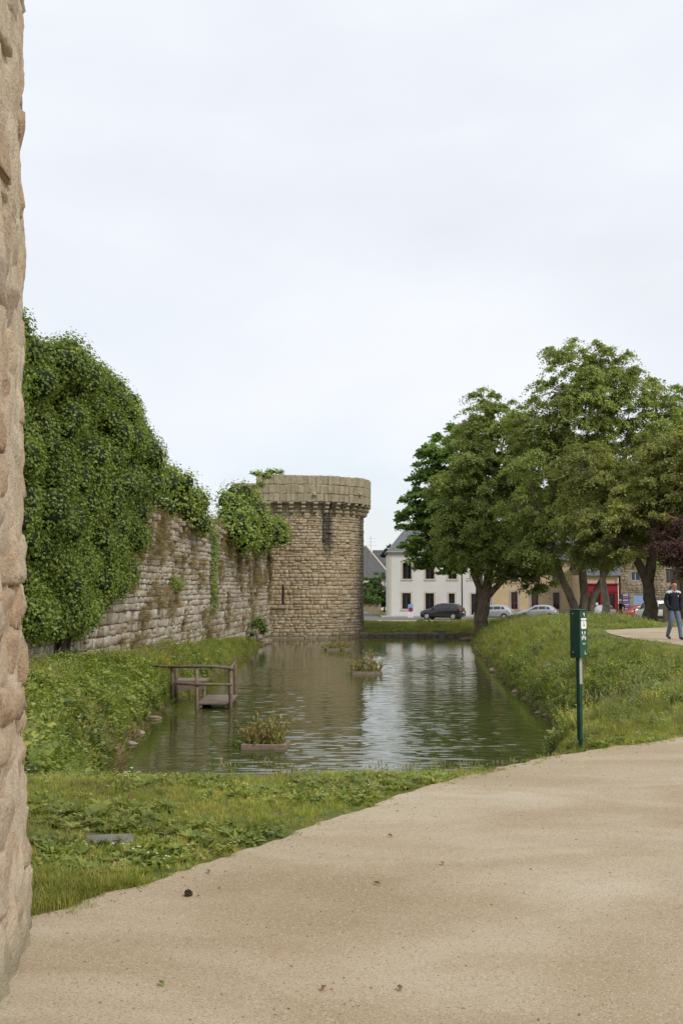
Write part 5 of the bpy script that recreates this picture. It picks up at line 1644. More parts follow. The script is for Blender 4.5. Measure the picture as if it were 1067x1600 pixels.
def stalks(name, n, h, head, mat_s, mat_h, seed, spread=0.08, shape='seed'):
    r = random.Random(seed); mb = MB()
    for k in range(n):
        a = r.uniform(0, 6.283); x, y = spread * r.random() * math.cos(a), spread * r.random() * math.sin(a)
        hh = h * r.uniform(0.6, 1.0); lx, ly = r.uniform(-0.15, 0.15) * hh, r.uniform(-0.15, 0.15) * hh
        mb.m = 0; mb.tv = r.random() * 0.3
        mb.tube([(x, y, -0.02), (x + lx * 0.4, y + ly * 0.4, hh * 0.6), (x + lx, y + ly, hh)], [0.0025, 0.002, 0.0015], 3, cap=False)
        mb.m = 1
        if shape == 'seed':
            mb.tube([(x + lx, y + ly, hh), (x + lx * 1.1, y + ly * 1.1, hh + head * 0.4), (x + lx * 1.3, y + ly * 1.3, hh + head)], [0.004, 0.009, 0.002], 4, cap=False)
        else:
            for q in range(3 if shape == 'multi' else 1):
                c = Vector((x + lx + r.uniform(-1, 1) * head * (1.5 if shape == 'multi' else 0), y + ly + r.uniform(-1, 1) * head * (1.5 if shape == 'multi' else 0), hh - q * head * 1.2))
                m6 = [(c.x + head * 0.5 * math.cos(i * 1.047), c.y + head * 0.5 * math.sin(i * 1.047), c.z + 0.25 * head) for i in range(6)]
                mb.add(m6 + [(c.x, c.y, c.z - 0.1 * head), (c.x, c.y, c.z + 0.5 * head)], [(i, (i + 1) % 6, 7) for i in range(6)] + [((i + 1) % 6, i, 6) for i in range(6)])
    me = mb.mesh(name); me.materials.append(mat_s); me.materials.append(mat_h)
    return bpy.data.objects.new(name, me)


def protos(name, objs):
    c = bpy.data.collections.new(name)
    for i, o in enumerate(objs):
        o.name = '%s_%02d' % (name, i)
        c.objects.link(o)
    return c


COLL = {
    'lawn': protos('lawn_plants', [tuft('a', 26, 0.075, 0.005, 0.06, 0.7, M['grass'], 1), tuft('b', 24, 0.10, 0.005, 0.07, 0.6, M['grass'], 2), tuft('c', 22, 0.06, 0.006, 0.07, 0.9, M['grass'], 3), tuft('d', 16, 0.08, 0.004, 0.06, 0.7, M['dry'], 4), tuft('e', 22, 0.07, 0.005, 0.06, 0.8, M['olivegrass'], 5)]),
    'broad': protos('lawn_weeds', [rosette('a', 9, 0.10, M['weed'], 1), rosette('b', 8, 0.075, M['weed'], 2, 0.5), rosette('c', 11, 0.12, M['weed'], 3, 0.3, 0.6), leafy('d', 6, 7, 0.07, 0.035, M['weed'], 4, 0.07, 0.85), leafy('e', 7, 6, 0.05, 0.03, M['grass'], 5, 0.08, 0.9), stalks('f', 5, 0.11, 0.018, M['weed'], M['whitefl'], 6, 0.08, 'one')]),
    'bank': protos('bank_plants', [tuft('a', 30, 0.42, 0.011, 0.12, 0.75, M['grass'], 11), tuft('b', 28, 0.32, 0.011, 0.13, 0.9, M['grass'], 12), tuft('c', 26, 0.50, 0.010, 0.11, 0.65, M['olivegrass'], 13), tuft('d', 20, 0.35, 0.008, 0.10, 0.7, M['dry'], 14),
                               leafy('e', 10, 12, 0.42, 0.075, M['weed'], 15, 0.20), leafy('f', 12, 11, 0.34, 0.06, M['weed'], 16, 0.22, 0.75, 0.4), leafy('g', 8, 14, 0.5, 0.055, M['bush'], 17, 0.16, 0.4), leafy('h', 9, 9, 0.28, 0.10, M['weed'], 18, 0.2, 0.8),
                               stalks('i', 7, 0.50, 0.026, M['weed'], M['yellow'], 19, 0.22, 'multi'), stalks('j', 10, 0.55, 0.07, M['olivegrass'], M['seed'], 20, 0.2), stalks('k', 6, 0.42, 0.028, M['weed'], M['whitefl'], 21, 0.2, 'multi')]),
    'crest': protos('crest_plants', [stalks('a', 6, 0.24, 0.055, M['olivegrass'], M['seed'], 31, 0.10), stalks('b', 4, 0.18, 0.05, M['grass'], M['seed'], 32, 0.10), tuft('c', 22, 0.20, 0.007, 0.08, 0.7, M['grass'], 33), tuft('d', 14, 0.17, 0.005, 0.07, 0.6, M['dry'], 34), stalks('e', 4, 0.30, 0.02, M['weed'], M['yellow'], 35, 0.1, 'multi')]),
    'dry': protos('wall_plants', [tuft('a', 34, 0.45, 0.014, 0.10, 1.1, M['dry'], 41, 0.9), tuft('b', 30, 0.36, 0.014, 0.09, 1.3, M['dry'], 42, 1.0), leafy('c', 8, 9, 0.28, 0.05, M['olivegrass'], 43, 0.14), tuft('d', 26, 0.32, 0.014, 0.09, 1.0, M['olivegrass'], 44, 0.8)]),
}


def scatter(name, label, cat, P, which, coll, scale, tilt=0.15, lean=None):
    n = len(P)
    me = bpy.data.meshes.new(name)
    me.vertices.add(n); me.vertices.foreach_set('co', np.asarray(P, np.float32).ravel())
    rot = np.stack([rng.normal(size=n) * tilt, rng.normal(size=n) * tilt, rng.uniform(0, 6.283, n)], -1)
    if lean is not None: rot[:, :2] += lean; rot[:, 2] = rng.uniform(-0.6, 0.6, n)
    a = me.attributes.new('rot', 'FLOAT_VECTOR', 'POINT'); a.data.foreach_set('vector', rot.astype(np.float32).ravel())
    a = me.attributes.new('scl', 'FLOAT', 'POINT'); a.data.foreach_set('value', np.asarray(scale, np.float32))
    a = me.attributes.new('pick', 'INT', 'POINT'); a.data.foreach_set('value', np.asarray(which, np.int32))
    o = bpy.data.objects.new(name, me); C.objects.link(o)
    g = bpy.data.node_groups.new(name, 'GeometryNodeTree')
    g.interface.new_socket('Geometry', in_out='INPUT', socket_type='NodeSocketGeometry')
    g.interface.new_socket('Geometry', in_out='OUTPUT', socket_type='NodeSocketGeometry')
    gi, go = g.nodes.new('NodeGroupInput'), g.nodes.new('NodeGroupOutput')
    ci = g.nodes.new('GeometryNodeCollectionInfo'); ci.inputs['Collection'].default_value = COLL[coll]
    ci.inputs['Separate Children'].default_value = True; ci.inputs['Reset Children'].default_value = True
    ip = g.nodes.new('GeometryNodeInstanceOnPoints'); ip.inputs['Pick Instance'].default_value = True

    def na(nm, dt):
        q = g.nodes.new('GeometryNodeInputNamedAttribute'); q.data_type = dt; q.inputs[0].default_value = nm
        return q.outputs[0]
    er = g.nodes.new('FunctionNodeEulerToRotation')
    L = g.links.new
    L(na('rot', 'FLOAT_VECTOR'), er.inputs[0])
    L(gi.outputs[0], ip.inputs['Points']); L(ci.outputs[0], ip.inputs['Instance']); L(na('pick', 'INT'), ip.inputs['Instance Index'])
    L(er.outputs[0], ip.inputs['Rotation']); L(na('scl', 'FLOAT'), ip.inputs['Scale']); L(ip.outputs[0], go.inputs[0])
    md = o.modifiers.new('scatter', 'NODES'); md.node_group = g
    tag(o, label, cat, kind='stuff')
    return o


def pick(n, w):
    w = np.array(w, float)
    return rng.choice(len(w), n, p=w / w.sum())


def rand_area(x0, x1, y0, y1, n):
    return rng.uniform(x0, x1, n), rng.uniform(y0, y1, n)


def place(x, y, dz=0.0):
    return np.stack([x, y, terrain(x, y) + dz], -1)


# mown lawn between path and bank
x, y = rand_area(-4.6, 6.5, 5.0, 14.5, 30000)
dpth = poly_dist(x, y, PATH_REAL)
vis = (dpth > -0.02) & (x > -0.34 * y - 0.3) & (x < 0.36 * y + 0.4) & (y < 12.2 + 0.35 * np.maximum(x, 0))
tk = fbm(x * 1.1, y * 1.1, seed=61)
x, y, dpth, tk = x[vis], y[vis], dpth[vis], tk[vis]
edge = np.clip(dpth / 0.25, 0.35, 1)
keep = rng.random(len(x)) < (0.45 + 0.55 * edge)
x, y, dpth, tk, edge = x[keep], y[keep], dpth[keep], tk[keep], edge[keep]
w_ = np.where(tk > 0.60, rng.choice([3, 4, 0, 3], len(x)), rng.choice([0, 1, 2, 4, 0, 2, 1], len(x)))
scatter('lawn_grass', 'short patchy lawn grass between the sandy path and the moat bank', 'grass', place(x, y), w_, 'lawn', rng.uniform(0.45, 0.85, len(x)) * (0.5 + 0.5 * edge) * np.where(np.hypot(x + 1.46, y - 7.03) < 0.13, 0.3, 1))
x, y = rand_area(-4.6, 5.5, 5.0, 12.2, 14000)
dpth = poly_dist(x, y, PATH_REAL); tk = fbm(x * 1.4, y * 1.4, seed=67)
k_ = (dpth > 0.06) & (x > -0.34 * y - 0.3) & (x < 0.36 * y) & (rng.random(len(x)) < sstep(tk, 0.34, 0.58)) & (np.hypot(x + 1.46, y - 7.03) > 0.15)
x, y = x[k_], y[k_]
scatter('lawn_weeds', 'broad-leaved weeds and clover scattered through the lawn', 'weeds', place(x, y), pick(len(x), [3, 4, 2, 4, 4, 0.25]), 'broad', rng.uniform(0.5, 1.1, len(x)))
t_ = rng.uniform(0, len(pe) - 1, 1300).astype(int)
x = pe[t_, 0] + rng.normal(size=1300) * 0.07 + 0.02; y = pe[t_, 1] + rng.normal(size=1300) * 0.07 - 0.02
k_ = (y < 16) & (vnoise(x * 2.2, y * 2.2, seed=77) > 0.42)
x, y = x[k_], y[k_]
scatter('margin_tufts', 'stray grass tufts along the ragged path margin', 'grass', np.stack([x, y, np.full(len(x), 0.004)], -1), pick(len(x), [2, 1, 4, 2, 3]), 'lawn', rng.uniform(0.25, 0.6, len(x)))
COLL['grit'] = protos('grit_pieces', [bpy.data.objects.new('g', (lambda me: me)(rocks[q])) for q in range(3)])
n = 5200
y = 3.6 + rng.random(n) ** 1.6 * 8.0; x = rng.uniform(-0.34, 0.36, n) * y
k_ = (poly_dist(x, y, PATH_REAL) < -0.02) & (x > -0.27 * y); x, y = x[k_], y[k_]
dm = -poly_dist(x, y, PATH_REAL); k_ = rng.random(len(x)) < 0.25 + 0.75 * np.exp(-dm / 0.35); x, y = x[k_], y[k_]
scatter('loose_gravel', 'fine loose gravel grains on the sandy path', 'gravel', np.stack([x, y, np.full(len(x), 0.0085)], -1), pick(len(x), [1, 1, 1]), 'grit', 0.004 + 0.011 * rng.random(len(x)) ** 2.5, 0.6)
COLL['litter'] = protos('litter_pieces', [link_free for link_free in [bpy.data.objects.new('l', leaf_mesh('l', np.array([[0, 0, 0.0]]), np.array([[0.2, -0.2, 1.0]]), [1.0], 0.5, [0.0], 0.2)) for q in range(2)]])
for o_ in COLL['litter'].objects: o_.data.materials.append(M['deadleaf'])
t_ = rng.uniform(0, len(pe) - 1, 220).astype(int)
x = pe[t_, 0] + np.abs(rng.normal(size=220)) * 0.22; y = pe[t_, 1] - np.abs(rng.normal(size=220)) * 0.18
k_ = y < 13; x, y = x[k_], y[k_]
scatter('leaf_litter', 'tiny dry leaf scraps along the path margin', 'litter', np.stack([x, y, np.full(len(x), 0.012)], -1), pick(len(x), [1, 1]), 'litter', rng.uniform(0.008, 0.026, len(x)), 0.3)
# lush corner of grass against the rubble wall
x, y = rand_area(-2.3, -1.05, 5.45, 6.2, 900)
k_ = (poly_dist(x, y, PATH_REAL) > 0.0) & (x < -0.95 - 0.3 * (6.2 - y))
x, y = x[k_], y[k_]
scatter('corner_grass', 'lush bright grass tuft at the foot of the rubble wall', 'grass', place(x, y), pick(len(x), [3, 5, 1]), 'lawn', rng.uniform(0.55, 0.95, len(x)))
# crest of the near bank: taller grass and seed heads
ex = np.array([-3.4, -2.45, -1.73, -1.08, -0.29, 0.37, 0.95, 1.55, 2.2, 2.6, 3.3, 4.1, 5.4]); ey = np.array([9.1, 8.95, 9.1, 9.35, 9.6, 9.9, 10.4, 10.8, 11.35, 11.75, 12.4, 13.3, 14.6])
x = rng.uniform(-3.4, 5.4, 700); x = x[rng.random(700) < sstep(x, -3.0, 3.0) * 0.75 + 0.25]; y = np.interp(x, ex, ey) + rng.normal(size=len(x)) * 0.22
k_ = poly_dist(x, y, PATH_REAL) > 0.15; x, y = x[k_], y[k_]
scatter('crest_grass', 'taller grass and seed heads along the top of the near bank', 'grass', place(x, y), pick(len(x), [1.6, 2.0, 5, 1.2, 0.06]), 'crest', rng.uniform(0.3, 0.8, len(x)))


def bank(name, label, x0, x1, y0, y1, n, dmin, dmax, weights, smin, smax, thin=0.0, seed=0, extra=None, dry_low=True):
    x, y = rand_area(x0, x1, y0, y1, n)
    d = poly_dist(x, y, MOAT)
    k = (d > dmin) & (d < dmax) & (poly_dist(x, y, PATH_REAL) > 0.12) & (x > -0.36 * y - 2) & (x < 0.37 * y + 1.5)
    if extra is not None: k &= extra(x, y)
    if thin: k &= rng.random(n) < np.clip(1.0 - thin * (y - y0) / (y1 - y0), 0.1, 1)
    x, y, d = x[k], y[k], d[k]
    m = len(x)
    w = np.tile(np.array(weights, float), (m, 1))
    f1 = fbm(x * 0.55, y * 0.35, seed=seed); f2 = fbm(x * 0.8, y * 0.5, seed=seed + 5); f3 = fbm(x * 0.5, y * 0.5, seed=seed + 9)
    w[:, 4:8] *= (0.15 + 3.2 * sstep(f1, 0.42, 0.62))[:, None]
    w[:, 8] *= 0.1 + 5.0 * sstep(f2, 0.52, 0.68)
    w[:, 3] *= 0.2 + 3.0 * sstep(f3, 0.5, 0.66)
    w[:, 9] *= 0.2 + 3.0 * sstep(f3, 0.45, 0.62)
    c = np.cumsum(w / w.sum(1, keepdims=True), 1)
    which = (rng.random(m)[:, None] > c).sum(1).clip(0, 10)
    sc_ = rng.uniform(smin, smax, m) * (0.7 + 0.6 * f1)
    sc_ *= np.clip(0.35 + (terrain(x, y) + 2.25) * 0.9, 0.35, 1.0) * (0.22 + 0.78 * sstep(poly_dist(x, y, PATH_REAL), 0.0, 2.6))
    scatter(name, label, 'vegetation', place(x, y), which, 'bank', sc_, 0.22)


bank('bank_vegetation', 'wild grass, weeds and yellow flowers covering the right bank', 3.0, 13.5, 12.5, 60, 30000, 0.12, 6.5, [4, 4, 4, 1.0, 2.4, 2.4, 1.6, 1.5, 0.55, 1.0, 0.2], 0.55, 1.15, 0.45, 70)
bank('far_right_grass', 'rough grass on the far right bank below the trees', 6.5, 16, 58, 92, 9000, 0.12, 7.0, [4, 4, 5, 1.2, 1.2, 1.2, 1, 0.8, 0.6, 0.8, 0.15], 0.5, 1.0, 0.0, 75)
bank('left_vegetation', 'lush weeds and nettles on the left bank before the wall', -11, -3.2, 9.0, 45, 20000, 0.08, 9, [4, 4, 2.0, 0.35, 4.2, 4.2, 3.0, 3.4, 0.30, 0.5, 0.25], 0.75, 1.55, 0.25, 80,
     lambda x, y: (x > -10.2 + 0.0627 * y + 0.1) & ~((y < 12) & (x > -2.2)) & (y > 9.3 - 0.25 * (x + 3.2)))
bank('berm_grass', 'bright grass on the narrow berm along the rampart wall', -9, -4.4, 45, 80.2, 9000, 0.05, 6, [6, 6, 1.6, 0.3, 1.2, 1.2, 0.8, 0.6, 0.1, 0.5, 0.1], 0.4, 0.9, 0.0, 85, lambda x, y: (x > -10.2 + 0.0627 * y + 0.1))
x, y = rand_area(0.6, 11.5, 84.95, 93, 5000)
scatter('far_bank_grass', 'green grass slope above the quay wall', 'grass', place(x, y), pick(len(x), [5, 5, 2, 0.5, 1.4, 1.2, 0.6, 0.6, 0.1, 0.4, 0.1]), 'bank', rng.uniform(0.25, 0.6, len(x)))
x, y = rand_area(8.5, 40, 44, 92, 9000)
k_ = (x < 0.36 * y + 2) & (poly_dist(x, y, PATH_REAL) > 0.1) & (poly_dist(x, y, MOAT) > 4)
x, y = x[k_], y[k_]
scatter('green_grass', 'short dry-tinged grass of the green under the trees', 'grass', place(x, y), pick(len(x), [3, 4, 1, 3, 5]), 'lawn', rng.uniform(0.8, 1.5, len(x)))
# reddish dead stems hanging over the left water edge
x = rng.uniform(-5.4, -4.4, 500); y = rng.uniform(20, 42, 500)
d = poly_dist(x, y, MOAT); k_ = (d > -0.05) & (d < 0.45); x, y = x[k_], y[k_]
scatter('dead_stems', 'brown dead stems along the left water edge', 'stems', place(x, y, 0.05), pick(len(x), [3, 3, 1, 1]), 'dry', rng.uniform(0.7, 1.2, len(x)), 0.5)
# dried tufts rooted in the joints of the rampart wall
n = 6500
s = rng.uniform(38.5, 80, n); z = rng.uniform(-0.9, 5.4, n)
f = fbm(s * 0.9, z * 0.9, seed=91); f2 = vnoise(s * 0.25, z * 0.25, seed=95)
keep = rng.random(n) < np.clip((f - 0.49) * 7.0, 0, 1) * (0.35 + 0.65 * sstep(z, 0.5, 4.0))
wt = np.array([wall_top(q) for q in s])
keep &= z < wt
s, z = s[keep], z[keep]
P_ = np.array([(*wall_xy(a, 0.0), b) for a, b in zip(s, z)])
scatter('wall_tufts', 'brown dried tufts growing from the joints of the rampart wall', 'dry plants', P_, pick(len(P_), [4, 4, 0.7, 0.8]), 'dry', rng.uniform(0.45, 1.15, len(P_)), 0.25, np.array([0.0, 1.3]))
s = rng.uniform(39, 80, 700)
P_ = np.array([(*wall_xy(a, rng.uniform(-1.0, 0.0)), wall_top(a) - 0.05) for a in s])
scatter('wall_head_grass', 'dry straw-coloured grass along the ruined wall head', 'grass', P_, pick(len(P_), [4, 3, 1, 2]), 'dry', rng.uniform(0.6, 1.7, len(P_)), 0.3)

# ------------------------------------------------------------------ small things on the lawn and path
sl = empty('drain_slab', (-1.46, 6.98, 0), R(8), 'small grey concrete drain slab sunk in the lawn', 'slab')
MB().box((0, 0, -0.01), (0.30, 0.24, 0.07)).build('slab', M['slab'], sl, bevel=0.008)
MB().box((0, 0, 0.027), (0.22, 0.16, 0.006)).build('cover_plate', M['slab'], sl)
pc = empty('pine_cone', (-0.79, 5.75, 0.008), 0, 'dark brown pine cone lying on the sandy path', 'cone')
mb = MB()
for k in range(34):
    t = k / 33; a = k * 2.4; rr_ = 0.015 * math.sin(math.pi * (0.15 + 0.8 * t)) + 0.002
    mb.box((-0.018 + 0.036 * t, rr_ * math.cos(a), 0.014 + rr_ * math.sin(a)), (0.010, 0.008, 0.004), (a, 0.5, 0.0))
mb.tube([(-0.018, 0, 0.014), (0.0, 0, 0.014), (0.018, 0, 0.014)], [0.009, 0.014, 0.006], 8)
tag(mb.build('scales', M['bark_dark'], pc), kind='stuff')
lv = [(0.23, 4.43, 'brown dead leaf near the bottom edge of the path'), (0.58, 6.38, 'dead leaf alone on the middle of the path'), (0.31, 7.08, 'dead leaf on the path nearest the grass verge'), (-0.07, 4.43, 'small dark dead leaf at the lower middle of the path'),
      (-1.55, 8.15, 'reddish dead leaf lying on the lawn'), (-0.72, 4.48, 'pale green leaf at the lower left of the path'), (0.19, 5.96, 'tiny dead leaf right of the pine cone'), (-0.74, 6.2, 'small dead leaf just beyond the pine cone')]
for k, (x, y, lab) in enumerate(lv):
    o = link('fallen_leaf', leaf_mesh('fallen_leaf', np.array([[0, 0, 0.006]]), np.array([[0.1, -0.2, 1.0]]), [0.045 if k != 4 else 0.09], 0.5, [rng.random()], 0.2), M['deadleaf'] if k != 5 else M['grass'])
    o.location = (x, y, 0.012 if k != 4 else 0.05)
    b_ = o.modifiers.new('solid', 'SOLIDIFY'); b_.thickness = 0.001
    tag(o, lab, 'leaf', 'fallen leaves on path and lawn')


# ------------------------------------------------------------------ cars (front towards -x, length along x, rear at +x)
def car(name, label, loc, heading, st, paint, wheels, wr, side_glass, rear, lamps, plate, bumper=None, rim='rim', group='cars parked along the street'):
    """st: stations (x, zlow, zbelt, ztop, hw_low, hw_belt, hw_top)"""
    rt_ = empty(name, loc, heading, label, 'car', group)

    def ring(s):
        x, zl, zb, zt_, wl_, wb, wt_ = s
        zm = zl + (zb - zl) * 0.5
        half = [(wl_ * 0.80, zl), (wl_ * 0.97, zl + 0.06), (wl_ * 1.0, zl + 0.16), ((wl_ + wb) / 2 * 1.03, zm), (wb * 1.0, zb), (wb * 0.97, zb + 0.025), (wt_ + 0.035, zt_ - 0.10), (wt_, zt_ - 0.035), (wt_ * 0.80, zt_), (wt_ * 0.35, zt_ + 0.012)]
        return [(x, -a, b) for a, b in half] + [(x, a, b) for a, b in reversed(half)]
    # densify along the length for smooth curves
    xs_ = np.array([s[0] for s in st]); A = np.array(st)
    xf = np.unique(np.concatenate([xs_, np.linspace(xs_[0], xs_[-1], 26)]))
    dense = [tuple([x] + [float(np.interp(x, xs_, A[:, k])) for k in range(1, 7)]) for x in xf]
    mb = MB()
    R_ = [ring(s) for s in dense]
    n = len(R_[0])
    mb.add([v for r in R_ for v in r], [(i * n + k, (i + 1) * n + k, (i + 1) * n + (k + 1) % n, i * n + (k + 1) % n) for i in range(len(R_) - 1) for k in range(n)] + [tuple(range(n)), tuple((len(R_) - 1) * n + k for k in range(n - 1, -1, -1))])
    body = mb.build('body', paint, rt_, smooth=True)

    def at(x):
        return [float(np.interp(x, xs_, A[:, k])) for k in range(1, 7)]
    for (xa, xb, xc, xd) in side_glass:      # bottom front, bottom rear, top rear, top front
        for sd, nm in ((-1, 'side_window'), (1, 'side_window')):
            pts = []
            for x, f in ((xa, 0.10), (xb, 0.10), (xc, 0.90), (xd, 0.90)):
                zl, zb, zt_, wl_, wb, wt_ = at(x)
                zlo, zhi = zb + 0.03, zt_ - 0.10
                pts.append((x, sd * ((wb * 0.97) * (1 - f) + (wt_ + 0.035) * f + 0.012), zlo + (zhi - zlo) * f))
            m_ = MB(); m_.add(pts, [(0, 1, 2, 3) if sd < 0 else (3, 2, 1, 0)]); m_.build(nm, M['carglass'], rt_)
    (ra, rb, wa, wb_) = rear             # top and bottom points (x, z) of the tailgate glass with half widths
    m_ = MB(); m_.add([(ra[0], -wa, ra[1]), (rb[0], -wb_, rb[1]), (rb[0], wb_, rb[1]), (ra[0], wa, ra[1])], [(0, 1, 2, 3)]); m_.build('rear_window', M['carglass'], rt_)
    for (wx) in wheels:
        for sd in (-1, 1):
            yw = sd * (max(s[4] for s in st) - 0.085)
            t = MB(); t.tube([(wx, yw - 0.095, wr), (wx, yw - 0.08, wr), (wx, yw + 0.08, wr), (wx, yw + 0.095, wr)], [wr * 0.9, wr, wr, wr * 0.9], 22)
            w = t.build('wheel', M['tyre'], rt_)
            r = MB(); r.tube([(wx, yw + sd * 0.085, wr), (wx, yw + sd * 0.112, wr)], [wr * 0.66, wr * 0.60], 18); r.build('rim', M[rim], w)
            a_ = MB()
            k0 = 15
            ang = [math.pi * q / k0 for q in range(k0 + 1)]
            yo = sd * (max(s[4] for s in st) + 0.012)
            a_.add([(wx + (wr + 0.05) * math.cos(q), yo, wr + (wr + 0.05) * math.sin(q)) for q in ang] + [(wx + (wr + 0.05) * math.cos(q), yo - sd * 0.02, wr + (wr + 0.05) * math.sin(q)) for q in ang] + [(wx + wr * 0.9 * math.cos(q), yo, wr + wr * 0.9 * math.sin(q)) for q in ang],
                   [(q, q + 1, 2 * (k0 + 1) + q + 1, 2 * (k0 + 1) + q) for q in range(k0)])
            a_.build('wheel_arch', M['black_plastic'], rt_)
    for (lx, ly, lz, sx, sy, sz, lm) in lamps:
        for sd in (-1, 1):
            MB().box((lx, sd * ly, lz), (sx, sy, sz), (0, R(-12), sd * R(-10)), 0.75).build('tail_lamp', M[lm], rt_, bevel=0.02)
    MB().box((plate[0], 0, plate[1]), (0.03, 0.5, 0.11)).build('number_plate', M['plate'], rt_)
    if bumper:
        mb = MB(); mb.b2(bumper[0] - 0.06, bumper[0] + 0.03, -bumper[3], bumper[3], bumper[1], bumper[2]); mb.build('bumper_strip', M['black_plastic'], rt_, bevel=0.02)
    for sd in (-1, 1):
        zl, zb, zt_, wl_, wb, wt_ = at(side_glass[0][0] + 0.1)
        MB().box((side_glass[0][0] + 0.05, sd * (wb + 0.08), zb + 0.08), (0.10, 0.2, 0.13)).build('door_mirror', paint, rt_, bevel=0.02)
        for hx in (side_glass[0][1] - 0.05, side_glass[1][1] - 0.15):
            MB().box((hx, sd * (wb * 1.0 + 0.015), zb - 0.10), (0.18, 0.03, 0.035)).build('door_handle', paint, rt_)
    return rt_


MPV = [(-2.12, 0.28, 0.62, 0.70, 0.62, 0.62, 0.55), (-2.02, 0.22, 0.74, 0.82, 0.78, 0.76, 0.66), (-1.6, 0.20, 0.90, 0.98, 0.88, 0.86, 0.74), (-1.05, 0.20, 0.98, 1.10, 0.90, 0.89, 0.76), (-0.45, 0.20, 1.02, 1.50, 0.90, 0.89, 0.64), (0.1, 0.20, 1.03, 1.61, 0.90, 0.89, 0.63),
       (0.9, 0.20, 1.05, 1.60, 0.90, 0.88, 0.62), (1.5, 0.22, 1.07, 1.53, 0.89, 0.86, 0.60), (1.78, 0.24, 1.07, 1.36, 0.88, 0.84, 0.62), (2.0, 0.28, 0.98, 1.06, 0.86, 0.82, 0.72), (2.12, 0.32, 0.76, 0.86, 0.80, 0.78, 0.70)]
HATCH = [(-1.92, 0.28, 0.56, 0.62, 0.58, 0.56, 0.5), (-1.8, 0.22, 0.68, 0.75, 0.72, 0.70, 0.62), (-1.35, 0.19, 0.84, 0.91, 0.81, 0.79, 0.70), (-0.9, 0.19, 0.90, 1.00, 0.82, 0.81, 0.68), (-0.25, 0.19, 0.93, 1.38, 0.82, 0.81, 0.56), (0.3, 0.19, 0.94, 1.44, 0.82, 0.81, 0.56),
         (0.95, 0.19, 0.96, 1.42, 0.82, 0.80, 0.55), (1.35, 0.22, 0.97, 1.33, 0.82, 0.79, 0.55), (1.62, 0.25, 0.95, 1.10, 0.80, 0.77, 0.60), (1.82, 0.28, 0.84, 0.92, 0.78, 0.75, 0.66), (1.92, 0.32, 0.64, 0.72, 0.74, 0.72, 0.64)]
SG1 = [(-0.78, 0.05, 0.05, -0.30), (0.12, 0.95, 0.95, 0.12), (1.02, 1.55, 1.42, 1.02)]
SG2 = [(-0.70, 0.10, 0.10, -0.20), (0.17, 0.85, 0.82, 0.17), (0.92, 1.30, 1.12, 0.92)]
HD = R(-24)
car('parked_car', 'dark grey people carrier parked before the white house', (9.92, 107.2, -1.54), HD, MPV, M['black_car'], (-1.35, 1.33), 0.33, SG1, ((1.58, 1.50), (1.93, 1.12), 0.50, 0.60), [(1.93, 0.74, 1.02, 0.18, 0.16, 0.34, 'tail_red')], (2.13, 0.72), rim='rim')
car('parked_car', 'silver hatchback with black bumper strip half behind the thick brown trunk', (15.0, 107.6, -1.54), HD, HATCH, M['silver_car'], (-1.2, 1.22), 0.30, SG2, ((1.40, 1.29), (1.66, 1.02), 0.48, 0.56), [(1.72, 0.66, 0.82, 0.16, 0.18, 0.14, 'tail_red')], (1.93, 0.50), (1.92, 0.36, 0.48, 0.74))
car('parked_car', 'silver hatchback parked alone before the cream house', (19.35, 107.6, -1.54), R(-20), HATCH, M['silver_car'], (-1.2, 1.22), 0.31, SG2, ((1.40, 1.29), (1.66, 1.02), 0.48, 0.56), [(1.66, 0.70, 0.88, 0.20, 0.16, 0.16, 'tail_red')], (1.93, 0.58), None)
car('parked_car', 'dark car mostly hidden behind the multi-stemmed tree', (24.2, 108.2, -1.54), R(-20), HATCH, M['black_car'], (-1.2, 1.22), 0.31, SG2, ((1.40, 1.29), (1.66, 1.02), 0.48, 0.56), [(1.66, 0.70, 0.88, 0.20, 0.16, 0.16, 'tail_red')], (1.93, 0.58), None)
car('parked_car', 'silver car glimpsed behind the green dispenser in front of the red shop', (25.0, 104.5, -1.50), R(62), HATCH, M['silver_car'], (-1.2, 1.22), 0.31, SG2, ((1.40, 1.29), (1.66, 1.02), 0.48, 0.56), [(1.66, 0.70, 0.88, 0.20, 0.16, 0.16, 'tail_red')], (1.93, 0.58), None)
car('parked_car', 'red car behind the dark leaning trunk', (28.3, 104.5, -1.50), R(10), HATCH, M['red_car'], (-1.2, 1.22), 0.31, SG2, ((1.40, 1.29), (1.66, 1.02), 0.48, 0.56), [(1.66, 0.70, 0.88, 0.20, 0.16, 0.16, 'tail_red')], (1.93, 0.58), None)
VAN = [(-2.0, 0.3, 0.72, 0.80, 0.74, 0.72, 0.6), (-1.85, 0.24, 0.92, 1.0, 0.86, 0.84, 0.72), (-1.3, 0.22, 1.05, 1.15, 0.9, 0.88, 0.76), (-0.75, 0.22, 1.08, 1.72, 0.9, 0.88, 0.72), (-0.2, 0.22, 1.08, 1.85, 0.9, 0.88, 0.74), (1.4, 0.22, 1.08, 1.86, 0.9, 0.88, 0.76), (1.9, 0.24, 1.08, 1.82, 0.9, 0.87, 0.76), (2.0, 0.3, 1.05, 1.74, 0.88, 0.85, 0.74)]
car('parked_van', 'white and red van beside the copper tree behind the walking man', (25.9, 90.5, zt(25.9, 90.5)), R(-80), VAN, M['white_car'], (-1.3, 1.25), 0.33, [(-0.95, -0.2, -0.2, -0.62), (-0.12, 0.5, 0.5, -0.12)], ((2.01, 1.62), (2.02, 1.15), 0.6, 0.66), [(2.0, 0.78, 0.95, 0.08, 0.12, 0.3, 'tail_red')], (2.02, 0.66), (2.0, 0.30, 0.62, 0.84))


